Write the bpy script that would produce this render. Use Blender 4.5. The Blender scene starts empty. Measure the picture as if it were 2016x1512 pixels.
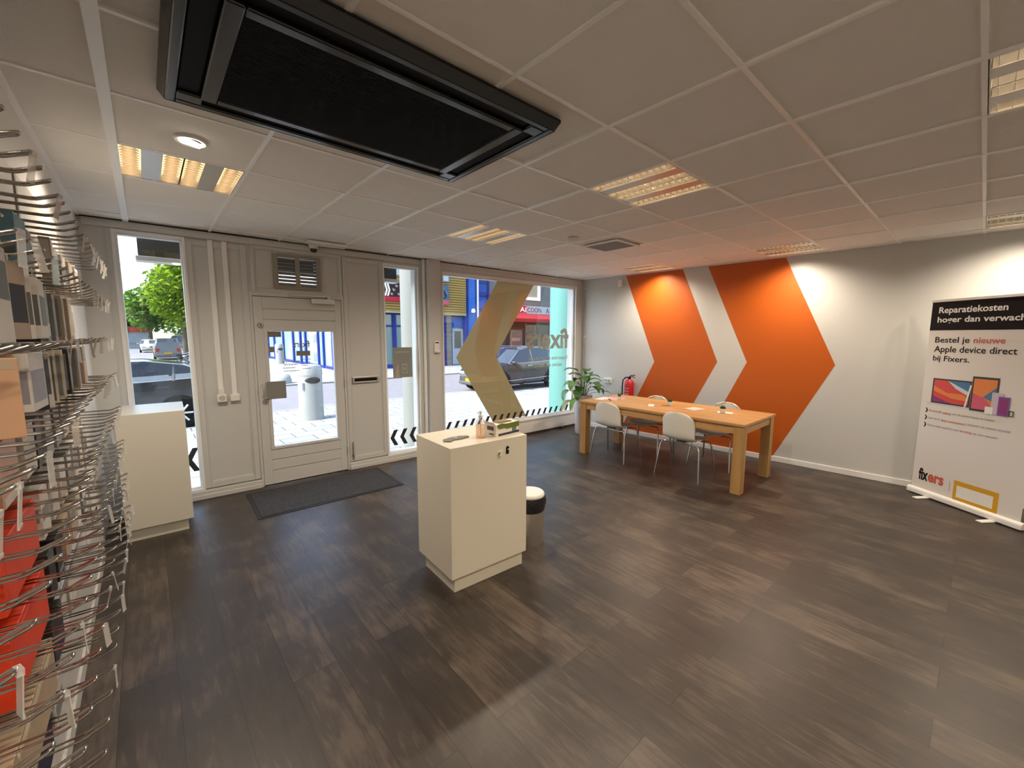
import bpy, bmesh, math, random
from mathutils import Vector, Matrix
random.seed(7)
SC = bpy.context.scene
COL = SC.collection
PI = math.pi

# ------------------------------------------------------------------ camera
YAW, PITCH, ROLL, FPX = math.radians(41.438), math.radians(6.648), math.radians(0.1518), 814.8
CAM_H, CEIL = 1.65, 2.646
fw = Vector((math.sin(YAW) * math.cos(PITCH), math.cos(YAW) * math.cos(PITCH), -math.sin(PITCH)))
rt = Vector((math.cos(YAW), -math.sin(YAW), 0))
up = rt.cross(fw)
r2 = rt * math.cos(ROLL) + up * math.sin(ROLL)
u2 = -rt * math.sin(ROLL) + up * math.cos(ROLL)
cd = bpy.data.cameras.new('camera')
cd.sensor_width = 36.0
cd.lens = FPX / 2016 * 36.0
cd.clip_start = 0.02
cd.clip_end = 400
cam = bpy.data.objects.new('camera', cd)
COL.objects.link(cam)
cam.matrix_world = Matrix(((r2.x, u2.x, -fw.x, 0), (r2.y, u2.y, -fw.y, 0), (r2.z, u2.z, -fw.z, CAM_H), (0, 0, 0, 1)))
SC.camera = cam

# ------------------------------------------------------------------ world, sun, exposure
SC.view_settings.view_transform = 'Standard'
SC.view_settings.look = 'None'
SC.view_settings.gamma = 1.0
SC.view_settings.exposure = 0.40
SC.view_settings.use_curve_mapping = False
try:
    SC.cycles.use_denoising = True
    SC.cycles.max_bounces = 10
    SC.cycles.diffuse_bounces = 5
    SC.cycles.transparent_max_bounces = 24
    SC.cycles.sample_clamp_indirect = 6.0
    SC.cycles.caustics_reflective = False
    SC.cycles.caustics_refractive = False
except Exception:
    pass
SKY_STRENGTH, SUN_STRENGTH = 0.72, 9.5
LAMP = 2.6           # radiance of the fluorescent tubes
LAMP_W = 21.5        # power of each of the four lights of a ceiling lamp
wd = bpy.data.worlds.new('sky')
SC.world = wd
wd.use_nodes = True
wn = wd.node_tree
wn.nodes.clear()
sky = wn.nodes.new('ShaderNodeTexSky')
sky.sky_type = 'NISHITA'
sky.sun_disc = False
sky.sun_elevation = math.radians(52)
sky.sun_rotation = math.radians(-80)
sky.dust_density = 2.0
bg = wn.nodes.new('ShaderNodeBackground')
bg.inputs['Strength'].default_value = SKY_STRENGTH
wo = wn.nodes.new('ShaderNodeOutputWorld')
wn.links.new(sky.outputs[0], bg.inputs[0])
wn.links.new(bg.outputs[0], wo.inputs[0])
sl = bpy.data.lights.new('sun', 'SUN')
sl.energy = SUN_STRENGTH
sl.angle = math.radians(0.8)
sl.color = (1.0, 0.97, 0.9)
so = bpy.data.objects.new('sun', sl)
COL.objects.link(so)
so.rotation_euler = Vector((0.74, 0.035, -0.85)).to_track_quat('-Z', 'Y').to_euler()

# ------------------------------------------------------------------ materials
MATS = {}


def mat(name, color=(0.8, 0.8, 0.8), rough=0.5, metal=0.0, noise=None, bump=None, emit=None, spec=None, coat=0.0, alpha=None):
    """procedural principled material; noise=(scale, amount) varies the tone, bump=(scale, strength)"""
    if name in MATS:
        return MATS[name]
    m = bpy.data.materials.new(name)
    m.use_nodes = True
    nt = m.node_tree
    p = nt.nodes['Principled BSDF']
    p.inputs['Base Color'].default_value = (*color, 1)
    p.inputs['Roughness'].default_value = rough
    p.inputs['Metallic'].default_value = metal
    if spec is not None:
        p.inputs['Specular IOR Level'].default_value = spec
    if coat:
        p.inputs['Coat Weight'].default_value = coat
        p.inputs['Coat Roughness'].default_value = 0.08
    if emit:
        p.inputs['Emission Color'].default_value = (*emit[0], 1)
        p.inputs['Emission Strength'].default_value = emit[1]
    tc = nt.nodes.new('ShaderNodeTexCoord')
    if noise:
        n = nt.nodes.new('ShaderNodeTexNoise')
        n.inputs['Scale'].default_value = noise[0]
        n.inputs['Detail'].default_value = 5
        nt.links.new(tc.outputs['Object'], n.inputs['Vector'])
        mx = nt.nodes.new('ShaderNodeMix')
        mx.data_type = 'RGBA'
        a = noise[1]
        mx.inputs[6].default_value = (*[c * (1 - a) for c in color], 1)
        mx.inputs[7].default_value = (*[min(1, c * (1 + a)) for c in color], 1)
        nt.links.new(n.outputs['Fac'], mx.inputs[0])
        nt.links.new(mx.outputs[2], p.inputs['Base Color'])
    if bump:
        n = nt.nodes.new('ShaderNodeTexNoise')
        n.inputs['Scale'].default_value = bump[0]
        n.inputs['Detail'].default_value = 6
        nt.links.new(tc.outputs['Object'], n.inputs['Vector'])
        b = nt.nodes.new('ShaderNodeBump')
        b.inputs['Strength'].default_value = bump[1]
        b.inputs['Distance'].default_value = 0.01
        nt.links.new(n.outputs['Fac'], b.inputs['Height'])
        nt.links.new(b.outputs[0], p.inputs['Normal'])
    MATS[name] = m
    return m


def glass_mat(name, tint=(0.95, 0.98, 0.97), refl=0.08, rough=0.0, diffuse=None):
    if name in MATS:
        return MATS[name]
    m = bpy.data.materials.new(name)
    m.use_nodes = True
    nt = m.node_tree
    nt.nodes.clear()
    tr = nt.nodes.new('ShaderNodeBsdfTransparent')
    tr.inputs[0].default_value = (*tint, 1)
    gl = nt.nodes.new('ShaderNodeBsdfGlossy')
    gl.inputs['Roughness'].default_value = rough
    gl.inputs[0].default_value = (1, 1, 1, 1)
    lw = nt.nodes.new('ShaderNodeLayerWeight')
    lw.inputs[0].default_value = 0.5
    pw = nt.nodes.new('ShaderNodeMath')
    pw.operation = 'POWER'
    pw.inputs[1].default_value = 5.0
    nt.links.new(lw.outputs['Facing'], pw.inputs[0])
    mu = nt.nodes.new('ShaderNodeMath')
    mu.operation = 'MULTIPLY_ADD'
    mu.inputs[1].default_value = 0.5
    mu.inputs[2].default_value = refl * 0.5
    mu.use_clamp = True
    nt.links.new(pw.outputs[0], mu.inputs[0])
    mx = nt.nodes.new('ShaderNodeMixShader')
    nt.links.new(mu.outputs[0], mx.inputs[0])
    nt.links.new(tr.outputs[0], mx.inputs[1])
    nt.links.new(gl.outputs[0], mx.inputs[2])
    out = nt.nodes.new('ShaderNodeOutputMaterial')
    last = mx
    if diffuse:
        df = nt.nodes.new('ShaderNodeBsdfDiffuse')
        df.inputs[0].default_value = (*diffuse[0], 1)
        m2 = nt.nodes.new('ShaderNodeMixShader')
        m2.inputs[0].default_value = diffuse[1]
        nt.links.new(mx.outputs[0], m2.inputs[1])
        nt.links.new(df.outputs[0], m2.inputs[2])
        last = m2
    nt.links.new(last.outputs[0], out.inputs[0])
    MATS[name] = m
    return m


def film_mat(name, color, back, trans=0.35, clear=0.06):
    """window film: diffuse + translucent, a little see-through, glossy"""
    m = bpy.data.materials.new(name)
    m.use_nodes = True
    nt = m.node_tree
    nt.nodes.clear()
    df = nt.nodes.new('ShaderNodeBsdfDiffuse')
    df.inputs[0].default_value = (*color, 1)
    tl = nt.nodes.new('ShaderNodeBsdfTranslucent')
    tl.inputs[0].default_value = (*back, 1)
    a = nt.nodes.new('ShaderNodeMixShader')
    a.inputs[0].default_value = trans
    nt.links.new(df.outputs[0], a.inputs[1])
    nt.links.new(tl.outputs[0], a.inputs[2])
    tr = nt.nodes.new('ShaderNodeBsdfTransparent')
    b = nt.nodes.new('ShaderNodeMixShader')
    b.inputs[0].default_value = clear
    nt.links.new(a.outputs[0], b.inputs[1])
    nt.links.new(tr.outputs[0], b.inputs[2])
    out = nt.nodes.new('ShaderNodeOutputMaterial')
    nt.links.new(b.outputs[0], out.inputs[0])
    MATS[name] = m
    return m


def nodes_of(m):
    return m.node_tree, m.node_tree.nodes, m.node_tree.links, m.node_tree.nodes['Principled BSDF']


def floor_material():
    m = mat('floor_planks', (0.1, 0.08, 0.07), 0.42)
    nt, N, L, p = nodes_of(m)
    tc = N.new('ShaderNodeTexCoord')
    sep = N.new('ShaderNodeSeparateXYZ')
    L.new(tc.outputs['Object'], sep.inputs[0])
    com = N.new('ShaderNodeCombineXYZ')
    L.new(sep.outputs['Y'], com.inputs['X'])
    L.new(sep.outputs['X'], com.inputs['Y'])
    br = N.new('ShaderNodeTexBrick')
    br.offset = 0.37
    br.inputs['Scale'].default_value = 1.0
    br.inputs['Brick Width'].default_value = 1.25
    br.inputs['Row Height'].default_value = 0.205
    br.inputs['Mortar Size'].default_value = 0.0022
    br.inputs['Mortar Smooth'].default_value = 0.4
    br.inputs['Color1'].default_value = (0.0, 0.0, 0.0, 1)
    br.inputs['Color2'].default_value = (1, 1, 1, 1)
    br.inputs['Mortar'].default_value = (0.15, 0.15, 0.15, 1)
    L.new(com.outputs[0], br.inputs['Vector'])
    # stretched grain, different on each plank
    mp = N.new('ShaderNodeMapping')
    mp.inputs['Scale'].default_value = (11.0, 1.5, 1.0)
    L.new(tc.outputs['Object'], mp.inputs[0])
    bw = N.new('ShaderNodeRGBToBW')
    L.new(br.outputs['Color'], bw.inputs[0])
    n1 = N.new('ShaderNodeTexNoise')
    n1.noise_dimensions = '4D'
    n1.inputs['Scale'].default_value = 2.2
    n1.inputs['Detail'].default_value = 9
    n1.inputs['Roughness'].default_value = 0.62
    n1.inputs['Distortion'].default_value = 1.2
    L.new(mp.outputs[0], n1.inputs['Vector'])
    m1 = N.new('ShaderNodeMath'); m1.operation = 'MULTIPLY'; m1.inputs[1].default_value = 37.0
    L.new(bw.outputs[0], m1.inputs[0])
    L.new(m1.outputs[0], n1.inputs['W'])
    n2 = N.new('ShaderNodeTexNoise')
    n2.inputs['Scale'].default_value = 3.5
    n2.inputs['Detail'].default_value = 6
    L.new(tc.outputs['Object'], n2.inputs['Vector'])
    # value = plank tone + grain + blotches
    a = N.new('ShaderNodeMath'); a.operation = 'MULTIPLY_ADD'; a.inputs[1].default_value = 0.25
    L.new(bw.outputs[0], a.inputs[0])
    b = N.new('ShaderNodeMath'); b.operation = 'MULTIPLY_ADD'; b.inputs[1].default_value = 1.0
    b.inputs[2].default_value = -0.42
    L.new(n1.outputs['Fac'], b.inputs[0])
    c = N.new('ShaderNodeMath'); c.operation = 'MULTIPLY_ADD'; c.inputs[1].default_value = 0.75
    L.new(n2.outputs['Fac'], c.inputs[0]); L.new(b.outputs[0], c.inputs[2])
    L.new(c.outputs[0], a.inputs[2])
    cr = N.new('ShaderNodeValToRGB')
    cr.color_ramp.elements[0].position = 0.12
    cr.color_ramp.elements[0].color = (0.016, 0.012, 0.010, 1)
    cr.color_ramp.elements[1].position = 0.98
    cr.color_ramp.elements[1].color = (0.125, 0.093, 0.070, 1)
    e = cr.color_ramp.elements.new(0.55)
    e.color = (0.038, 0.028, 0.022, 1)
    L.new(a.outputs[0], cr.inputs[0])
    mx = N.new('ShaderNodeMix'); mx.data_type = 'RGBA'; mx.blend_type = 'MULTIPLY'
    mx.inputs[7].default_value = (0.5, 0.5, 0.5, 1)
    L.new(br.outputs['Fac'], mx.inputs[0]); L.new(cr.outputs[0], mx.inputs[6])
    L.new(mx.outputs[2], p.inputs['Base Color'])
    r = N.new('ShaderNodeMath'); r.operation = 'MULTIPLY_ADD'; r.inputs[1].default_value = 0.22; r.inputs[2].default_value = 0.30
    L.new(n1.outputs['Fac'], r.inputs[0]); L.new(r.outputs[0], p.inputs['Roughness'])
    bp = N.new('ShaderNodeBump'); bp.inputs['Strength'].default_value = 0.12; bp.inputs['Distance'].default_value = 0.004
    L.new(n1.outputs['Fac'], bp.inputs['Height']); L.new(bp.outputs[0], p.inputs['Normal'])
    return m


def wood_material(name, c1, c2, axis):
    """oak: stretched noise along axis (0,1,2)"""
    m = mat(name, c1, 0.42)
    nt, N, L, p = nodes_of(m)
    tc = N.new('ShaderNodeTexCoord')
    mp = N.new('ShaderNodeMapping')
    s = [22.0, 22.0, 22.0]
    s[axis] = 1.4
    mp.inputs['Scale'].default_value = s
    L.new(tc.outputs['Object'], mp.inputs[0])
    n = N.new('ShaderNodeTexNoise'); n.inputs['Scale'].default_value = 1.0; n.inputs['Detail'].default_value = 6
    n.inputs['Distortion'].default_value = 0.4
    L.new(mp.outputs[0], n.inputs['Vector'])
    br = N.new('ShaderNodeTexBrick')
    sp = N.new('ShaderNodeSeparateXYZ'); L.new(tc.outputs['Object'], sp.inputs[0])
    co = N.new('ShaderNodeCombineXYZ')
    L.new(sp.outputs[axis], co.inputs['X']); L.new(sp.outputs[0 if axis != 0 else 1], co.inputs['Y'])
    br.inputs['Scale'].default_value = 1.0
    br.inputs['Brick Width'].default_value = 0.55; br.inputs['Row Height'].default_value = 0.045
    br.inputs['Mortar Size'].default_value = 0.0
    br.inputs['Color1'].default_value = (0, 0, 0, 1); br.inputs['Color2'].default_value = (1, 1, 1, 1)
    L.new(co.outputs[0], br.inputs['Vector'])
    bw = N.new('ShaderNodeRGBToBW'); L.new(br.outputs['Color'], bw.inputs[0])
    a = N.new('ShaderNodeMath'); a.operation = 'MULTIPLY_ADD'; a.inputs[1].default_value = 0.35
    L.new(bw.outputs[0], a.inputs[0]); L.new(n.outputs['Fac'], a.inputs[2])
    cr = N.new('ShaderNodeValToRGB')
    cr.color_ramp.elements[0].position = 0.35; cr.color_ramp.elements[0].color = (*c2, 1)
    cr.color_ramp.elements[1].position = 0.95; cr.color_ramp.elements[1].color = (*c1, 1)
    L.new(a.outputs[0], cr.inputs[0]); L.new(cr.outputs[0], p.inputs['Base Color'])
    return m


def brick_material(name, c1, c2, mortar, bw_=0.22, rh=0.065, axis='XZ', msize=0.008, rough=0.85):
    m = mat(name, c1, rough)
    nt, N, L, p = nodes_of(m)
    tc = N.new('ShaderNodeTexCoord'); sp = N.new('ShaderNodeSeparateXYZ'); L.new(tc.outputs['Object'], sp.inputs[0])
    co = N.new('ShaderNodeCombineXYZ')
    L.new(sp.outputs[axis[0]], co.inputs['X']); L.new(sp.outputs[axis[1]], co.inputs['Y'])
    br = N.new('ShaderNodeTexBrick')
    br.inputs['Scale'].default_value = 1.0
    br.inputs['Brick Width'].default_value = bw_; br.inputs['Row Height'].default_value = rh
    br.inputs['Mortar Size'].default_value = msize
    br.inputs['Color1'].default_value = (*c1, 1); br.inputs['Color2'].default_value = (*c2, 1); br.inputs['Mortar'].default_value = (*mortar, 1)
    L.new(co.outputs[0], br.inputs['Vector']); L.new(br.outputs['Color'], p.inputs['Base Color'])
    return m


def stripe_material(name, c1, c2, axis, period, rough=0.5):
    m = mat(name, c1, rough)
    nt, N, L, p = nodes_of(m)
    tc = N.new('ShaderNodeTexCoord')
    w = N.new('ShaderNodeTexWave'); w.bands_direction = axis
    w.inputs['Scale'].default_value = 2 * PI / period / 20.0
    L.new(tc.outputs['Object'], w.inputs['Vector'])
    mx = N.new('ShaderNodeMix'); mx.data_type = 'RGBA'
    mx.inputs[6].default_value = (*c1, 1); mx.inputs[7].default_value = (*c2, 1)
    L.new(w.outputs['Fac'], mx.inputs[0]); L.new(mx.outputs[2], p.inputs['Base Color'])
    return m


M_WALL = mat('wall_paint', (0.84, 0.83, 0.80), 0.6, bump=(60, 0.03))
M_WALLR = mat('wall_plaster', (0.585, 0.585, 0.57), 0.55, bump=(80, 0.03))
M_ORANGE = mat('orange_paint', (0.50, 0.098, 0.003), 0.5, bump=(80, 0.03))
M_TRIM = mat('trim_paint', (0.57, 0.57, 0.555), 0.4)
M_WHITE = mat('white_gloss', (0.82, 0.82, 0.80), 0.35)
M_TILE = mat('ceiling_tile', (0.86, 0.84, 0.81), 0.9, noise=(9, 0.03), bump=(180, 0.25))
M_GRID = mat('ceiling_grid_white', (0.97, 0.97, 0.96), 0.35, spec=0.9)
M_FLOOR = floor_material()
M_BLACK = mat('black_gloss', (0.008, 0.008, 0.009), 0.2, spec=0.4)
M_BLACKM = mat('black_matt', (0.008, 0.008, 0.009), 0.7, spec=0.15)
M_CHROME = mat('chrome', (0.50, 0.48, 0.465), 0.14, 1.0)
M_STEEL = mat('brushed_steel', (0.50, 0.49, 0.47), 0.33, 1.0, bump=(200, 0.05))
M_ALU = mat('aluminium', (0.62, 0.62, 0.60), 0.4, 0.9)
M_GLASS = glass_mat('window_glass')
M_CLEAR = glass_mat('clear_plastic', (0.97, 0.97, 0.96), 0.14, 0.05, ((0.92, 0.92, 0.90), 0.36))
M_CREAM = mat('cabinet_laminate', (0.74, 0.69, 0.57), 0.42, noise=(2, 0.01))
M_PLAST = mat('white_plastic', (0.78, 0.77, 0.73), 0.38)
M_DARK = mat('dark_grey', (0.05, 0.05, 0.052), 0.5)

# ------------------------------------------------------------------ helpers


class MB:
    """collects primitives into one mesh"""

    def __init__(s):
        s.v, s.f, s.m, s.mats = [], [], [], []
        s.cur = 0

    def use(s, m):
        if m not in s.mats:
            s.mats.append(m)
        s.cur = s.mats.index(m)
        return s

    def add(s, vs, fs):
        b = len(s.v)
        s.v += [tuple(v) for v in vs]
        for f in fs:
            s.f.append([b + i for i in f])
            s.m.append(s.cur)
        return s

    def box(s, x0, x1, y0, y1, z0, z1, rz=0.0, c=None):
        vs = [(x, y, z) for z in (z0, z1) for y in (y0, y1) for x in (x0, x1)]
        if rz:
            c = c or ((x0 + x1) / 2, (y0 + y1) / 2)
            ca, sa = math.cos(rz), math.sin(rz)
            vs = [(c[0] + (x - c[0]) * ca - (y - c[1]) * sa, c[1] + (x - c[0]) * sa + (y - c[1]) * ca, z) for x, y, z in vs]
        return s.add(vs, [(0, 2, 3, 1), (4, 5, 7, 6), (0, 1, 5, 4), (2, 6, 7, 3), (0, 4, 6, 2), (1, 3, 7, 5)])

    def tube(s, pts, r, n=8, cap=True):
        pts = [Vector(p) for p in pts]
        rs = r if isinstance(r, (list, tuple)) else [r] * len(pts)
        vs, fs = [], []
        t0 = (pts[1] - pts[0]).normalized()
        ref = Vector((0, 0, 1)) if abs(t0.z) < 0.9 else Vector((1, 0, 0))
        a = t0.cross(ref).normalized()
        for i, p in enumerate(pts):
            if i == 0:
                t = pts[1] - pts[0]
            elif i == len(pts) - 1:
                t = pts[-1] - pts[-2]
            else:
                t = (pts[i + 1] - p).normalized() + (p - pts[i - 1]).normalized()
            t = t.normalized()
            a = (a - t * a.dot(t)).normalized()
            b = t.cross(a)
            for k in range(n):
                an = 2 * PI * k / n
                vs.append(p + (a * math.cos(an) + b * math.sin(an)) * rs[i])
        for i in range(len(pts) - 1):
            for k in range(n):
                fs.append((i * n + k, i * n + (k + 1) % n, (i + 1) * n + (k + 1) % n, (i + 1) * n + k))
        if cap:
            fs.append(tuple(range(n - 1, -1, -1)))
            fs.append(tuple(range((len(pts) - 1) * n, len(pts) * n)))
        return s.add(vs, fs)

    def lathe(s, prof, c=(0, 0, 0), n=24, axis='z', sx=1.0, sy=1.0):
        vs, fs = [], []
        for r, z in prof:
            for k in range(n):
                an = 2 * PI * k / n
                x, y = r * math.cos(an) * sx, r * math.sin(an) * sy
                if axis == 'z':
                    vs.append((c[0] + x, c[1] + y, c[2] + z))
                elif axis == 'y':
                    vs.append((c[0] + x, c[1] + z, c[2] + y))
                else:
                    vs.append((c[0] + z, c[1] + x, c[2] + y))
        for i in range(len(prof) - 1):
            for k in range(n):
                fs.append((i * n + k, i * n + (k + 1) % n, (i + 1) * n + (k + 1) % n, (i + 1) * n + k))
        fs.append(tuple(range(n - 1, -1, -1)))
        fs.append(tuple(range((len(prof) - 1) * n, len(prof) * n)))
        return s.add(vs, fs)

    def prism(s, poly, a0, a1, plane='xz'):
        """poly in a plane, extruded along the third axis from a0 to a1"""
        def P(p, a):
            return {'xz': (p[0], a, p[1]), 'xy': (p[0], p[1], a), 'yz': (a, p[0], p[1])}[plane]
        n = len(poly)
        vs = [P(p, a0) for p in poly] + [P(p, a1) for p in poly]
        fs = [tuple(range(n - 1, -1, -1)), tuple(range(n, 2 * n))]
        fs += [(i, (i + 1) % n, n + (i + 1) % n, n + i) for i in range(n)]
        return s.add(vs, fs)

    def ring(s, outer, inner, a0, a1, plane='xz'):
        """frame between two rectangles (x0,x1,z0,z1)"""
        ox0, ox1, oz0, oz1 = outer
        ix0, ix1, iz0, iz1 = inner
        for r in ((ox0, ix0, oz0, oz1), (ix1, ox1, oz0, oz1), (ix0, ix1, oz0, iz0), (ix0, ix1, iz1, oz1)):
            if r[1] - r[0] > 1e-5 and r[3] - r[2] > 1e-5:
                s.prism([(r[0], r[2]), (r[1], r[2]), (r[1], r[3]), (r[0], r[3])], a0, a1, plane)
        return s

    def build(s, name, m=None, parent=None, smooth=False, bevel=0.0, loc=None, subsurf=0, solid=0.0):
        me = bpy.data.meshes.new(name)
        me.from_pydata(s.v, [], s.f)
        ms = s.mats if s.mats else []
        if m is not None and not ms:
            ms = [m]
        for q in ms:
            me.materials.append(q)
        if s.mats:
            me.polygons.foreach_set('material_index', s.m)
        bm = bmesh.new()
        bm.from_mesh(me)
        bmesh.ops.recalc_face_normals(bm, faces=bm.faces)
        bm.to_mesh(me)
        bm.free()
        if smooth:
            me.polygons.foreach_set('use_smooth', [True] * len(me.polygons))
            try:
                me.set_sharp_from_angle(angle=math.radians(smooth if smooth > 1 else 45))
            except Exception:
                pass
        me.update()
        o = bpy.data.objects.new(name, me)
        COL.objects.link(o)
        if parent is not None:
            o.parent = parent
        if loc is not None:
            o.location = loc
        if solid:
            md = o.modifiers.new('solid', 'SOLIDIFY'); md.thickness = solid; md.offset = 0
        if bevel:
            md = o.modifiers.new('bevel', 'BEVEL'); md.width = bevel; md.segments = 2; md.limit_method = 'ANGLE'
        if subsurf:
            md = o.modifiers.new('sub', 'SUBSURF'); md.levels = subsurf; md.render_levels = subsurf
        return o


def tag(o, label, cat, group=None, kind=None):
    o['label'] = label
    o['category'] = cat
    if group:
        o['group'] = group
    if kind:
        o['kind'] = kind
    return o


def thing(name, label, cat, loc=(0, 0, 0), rz=0.0, group=None, kind=None):
    o = bpy.data.objects.new(name, None)
    o.empty_display_size = 0.1
    COL.objects.link(o)
    o.location = loc
    o.rotation_euler = (0, 0, rz)
    return tag(o, label, cat, group, kind)


def struct(o):
    o['kind'] = 'structure'
    return o


def place(o, frame):
    o.matrix_world = frame
    return o


def dup(root, loc, rz, label=None, group=None):
    r = root.copy()
    COL.objects.link(r)
    r.location = loc
    r.rotation_euler = (0, 0, rz)
    if label:
        r['label'] = label
    if group:
        r['group'] = group
    for ch in list(root.children):
        c = ch.copy()
        COL.objects.link(c)
        c.parent = r
        for g in ch.children:
            d = g.copy()
            COL.objects.link(d)
            d.parent = c
    return r


def lettering(name, text, box, m, parent=None, y=-0.001, bold=0.0, mirror=False, depth=0.0008, fit=True, shear=0.0):
    """text fitted into box=(x0,x1,z0,z1) of the local XZ plane, facing -Y"""
    cu = bpy.data.curves.new(name, 'FONT')
    cu.body = text
    cu.size = 1.0
    cu.offset = bold
    cu.shear = shear
    cu.resolution_u = 3
    t = bpy.data.objects.new(name + '_tmp', cu)
    COL.objects.link(t)
    dg = bpy.context.evaluated_depsgraph_get()
    dg.update()
    me = bpy.data.meshes.new_from_object(t.evaluated_get(dg))
    bpy.data.objects.remove(t)
    bpy.data.curves.remove(cu)
    xs = [v.co.x for v in me.vertices]
    ys = [v.co.y for v in me.vertices]
    ax, bx, ay, by = min(xs), max(xs), min(ys), max(ys)
    x0, x1, z0, z1 = box
    kx = (x1 - x0) / (bx - ax)
    kz = (z1 - z0) / (by - ay) if fit else kx
    for v in me.vertices:
        x = (v.co.x - ax) * kx
        v.co = (x1 - x if mirror else x0 + x, y, z0 + (v.co.y - ay) * kz)
    if mirror:
        me.flip_normals()
    me.materials.clear()
    me.materials.append(m)
    o = bpy.data.objects.new(name, me)
    COL.objects.link(o)
    if parent is not None:
        o.parent = parent
    return o


def ordinal(k):
    W = ['first', 'second', 'third', 'fourth', 'fifth', 'sixth', 'seventh', 'eighth', 'ninth', 'tenth', 'eleventh', 'twelfth',
         'thirteenth', 'fourteenth', 'fifteenth', 'sixteenth', 'seventeenth', 'eighteenth', 'nineteenth', 'twentieth',
         'twenty-first', 'twenty-second', 'twenty-third', 'twenty-fourth']
    return W[k]


# frames: facade (x along, y outward) and right wall (x along towards the viewer, y outward)
FA = -0.032
FRONT = Matrix.Translation((0, 5.10, 0)) @ Matrix.Rotation(FA, 4, 'Z')
RB = math.atan2(-1, 0.044)
RIGHT = Matrix.Translation((6.03, 4.95, 0)) @ Matrix.Rotation(RB, 4, 'Z')
FRONT_T, RIGHT_T = FRONT.to_translation(), RIGHT.to_translation()


def front_pt(u, v, z=0.0):
    return FRONT @ Vector((u, v, z))


def right_pt(s_, n, z=0.0):
    return RIGHT @ Vector((s_, n, z))


GZ = -0.35   # street level

# ================================================================== SETTING: the shop
# floor
b = MB()
b.prism([(-0.36, -3.2), (6.45, -3.2), (6.10, 5.10), (-0.36, 5.25)], -0.06, 0.0, 'xy')
struct(b.build('floor', M_FLOOR))

# ceiling: tiles between grid bars, cut along the skewed walls, open where lamps sit
GX0, GY0, GS = 1.749, 1.2875, 0.6
LAMP_CELLS = [(-3, 3), (1, 0), (1, 3), (1, -3), (6, -3), (6, 0), (6, 3), (-3, -3), (4, -5), (-1, -6)]  # last three cells are unseen lamps, added to light the near floor


def clip(poly, p, n):
    out = []
    for i in range(len(poly)):
        a, c = poly[i], poly[(i + 1) % len(poly)]
        da = (a[0] - p[0]) * n[0] + (a[1] - p[1]) * n[1]
        dc = (c[0] - p[0]) * n[0] + (c[1] - p[1]) * n[1]
        if da <= 0:
            out.append(a)
        if (da < 0 < dc) or (dc < 0 < da):
            t = da / (da - dc)
            out.append((a[0] + (c[0] - a[0]) * t, a[1] + (c[1] - a[1]) * t))
    return out


def clip_room(poly):
    f0, f1 = front_pt(0, 0), front_pt(0, 1)
    poly = clip(poly, (f0.x, f0.y), (f1.x - f0.x, f1.y - f0.y))
    f0, f1 = right_pt(0, 0), right_pt(0, 1)
    if len(poly) > 2:
        poly = clip(poly, (f0.x, f0.y), (f1.x - f0.x, f1.y - f0.y))
    if len(poly) > 2:
        poly = clip(poly, (-0.36, 0), (-1, 0))
    if len(poly) > 2:
        poly = clip(poly, (0, -3.2), (0, -1))
    return poly


tiles, bars = MB(), MB()
for i in range(-4, 9):
    for j in range(-8, 8):
        if (i, j) in LAMP_CELLS:
            continue
        x, y = GX0 + GS * i, GY0 + GS * j
        g = 0.006
        q = clip_room([(x + g, y + g), (x + GS - g, y + g), (x + GS - g, y + GS - g), (x + g, y + GS - g)])
        if len(q) > 2:
            dz = random.uniform(0.003, 0.013)
            tiles.prism(q, CEIL + dz, CEIL + 0.02 + dz, 'xy')
for i in range(-3, 9):
    x = GX0 + GS * i
    w = 0.02 if i == -3 else 0.0095
    zz = CEIL - (0.006 if i == -3 else 0.0)
    q = clip_room([(x - w, -3.2), (x + w, -3.2), (x + w, 5.3), (x - w, 5.3)])
    if len(q) > 2:
        bars.prism(q, zz - 0.001, CEIL + 0.03, 'xy')
for j in range(-8, 8):
    y = GY0 + GS * j
    w = 0.0085
    q = clip_room([(-0.4, y - w), (7, y - w), (7, y + w), (-0.4, y + w)])
    if len(q) > 2:
        bars.prism(q, CEIL + 0.0015, CEIL + 0.03, 'xy')
# wall angles round the edge
q0 = [(-0.36, -3.2), (-0.335, -3.2), (-0.335, 5.2), (-0.36, 5.2)]
bars.prism(clip_room(q0), CEIL - 0.002, CEIL + 0.02, 'xy')
ceil = struct(tiles.build('ceiling', M_TILE))
bars.build('ceiling_grid', M_GRID, ceil)
b = MB()
b.box(-0.7, 6.7, -3.4, 5.35, 2.86, 2.95)
b.build('sky_block_slab', M_WALL, ceil)  # unseen slab, added to block sky light above the tiles
# black strip painted in as the shadow between ceiling and facade beam
b = MB()
b.box(-0.36, 6.05, -0.012, 0.0, CEIL - 0.006, CEIL + 0.004)
o = b.build('shadow_strip', M_BLACKM, ceil)
o.matrix_world = FRONT

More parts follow.
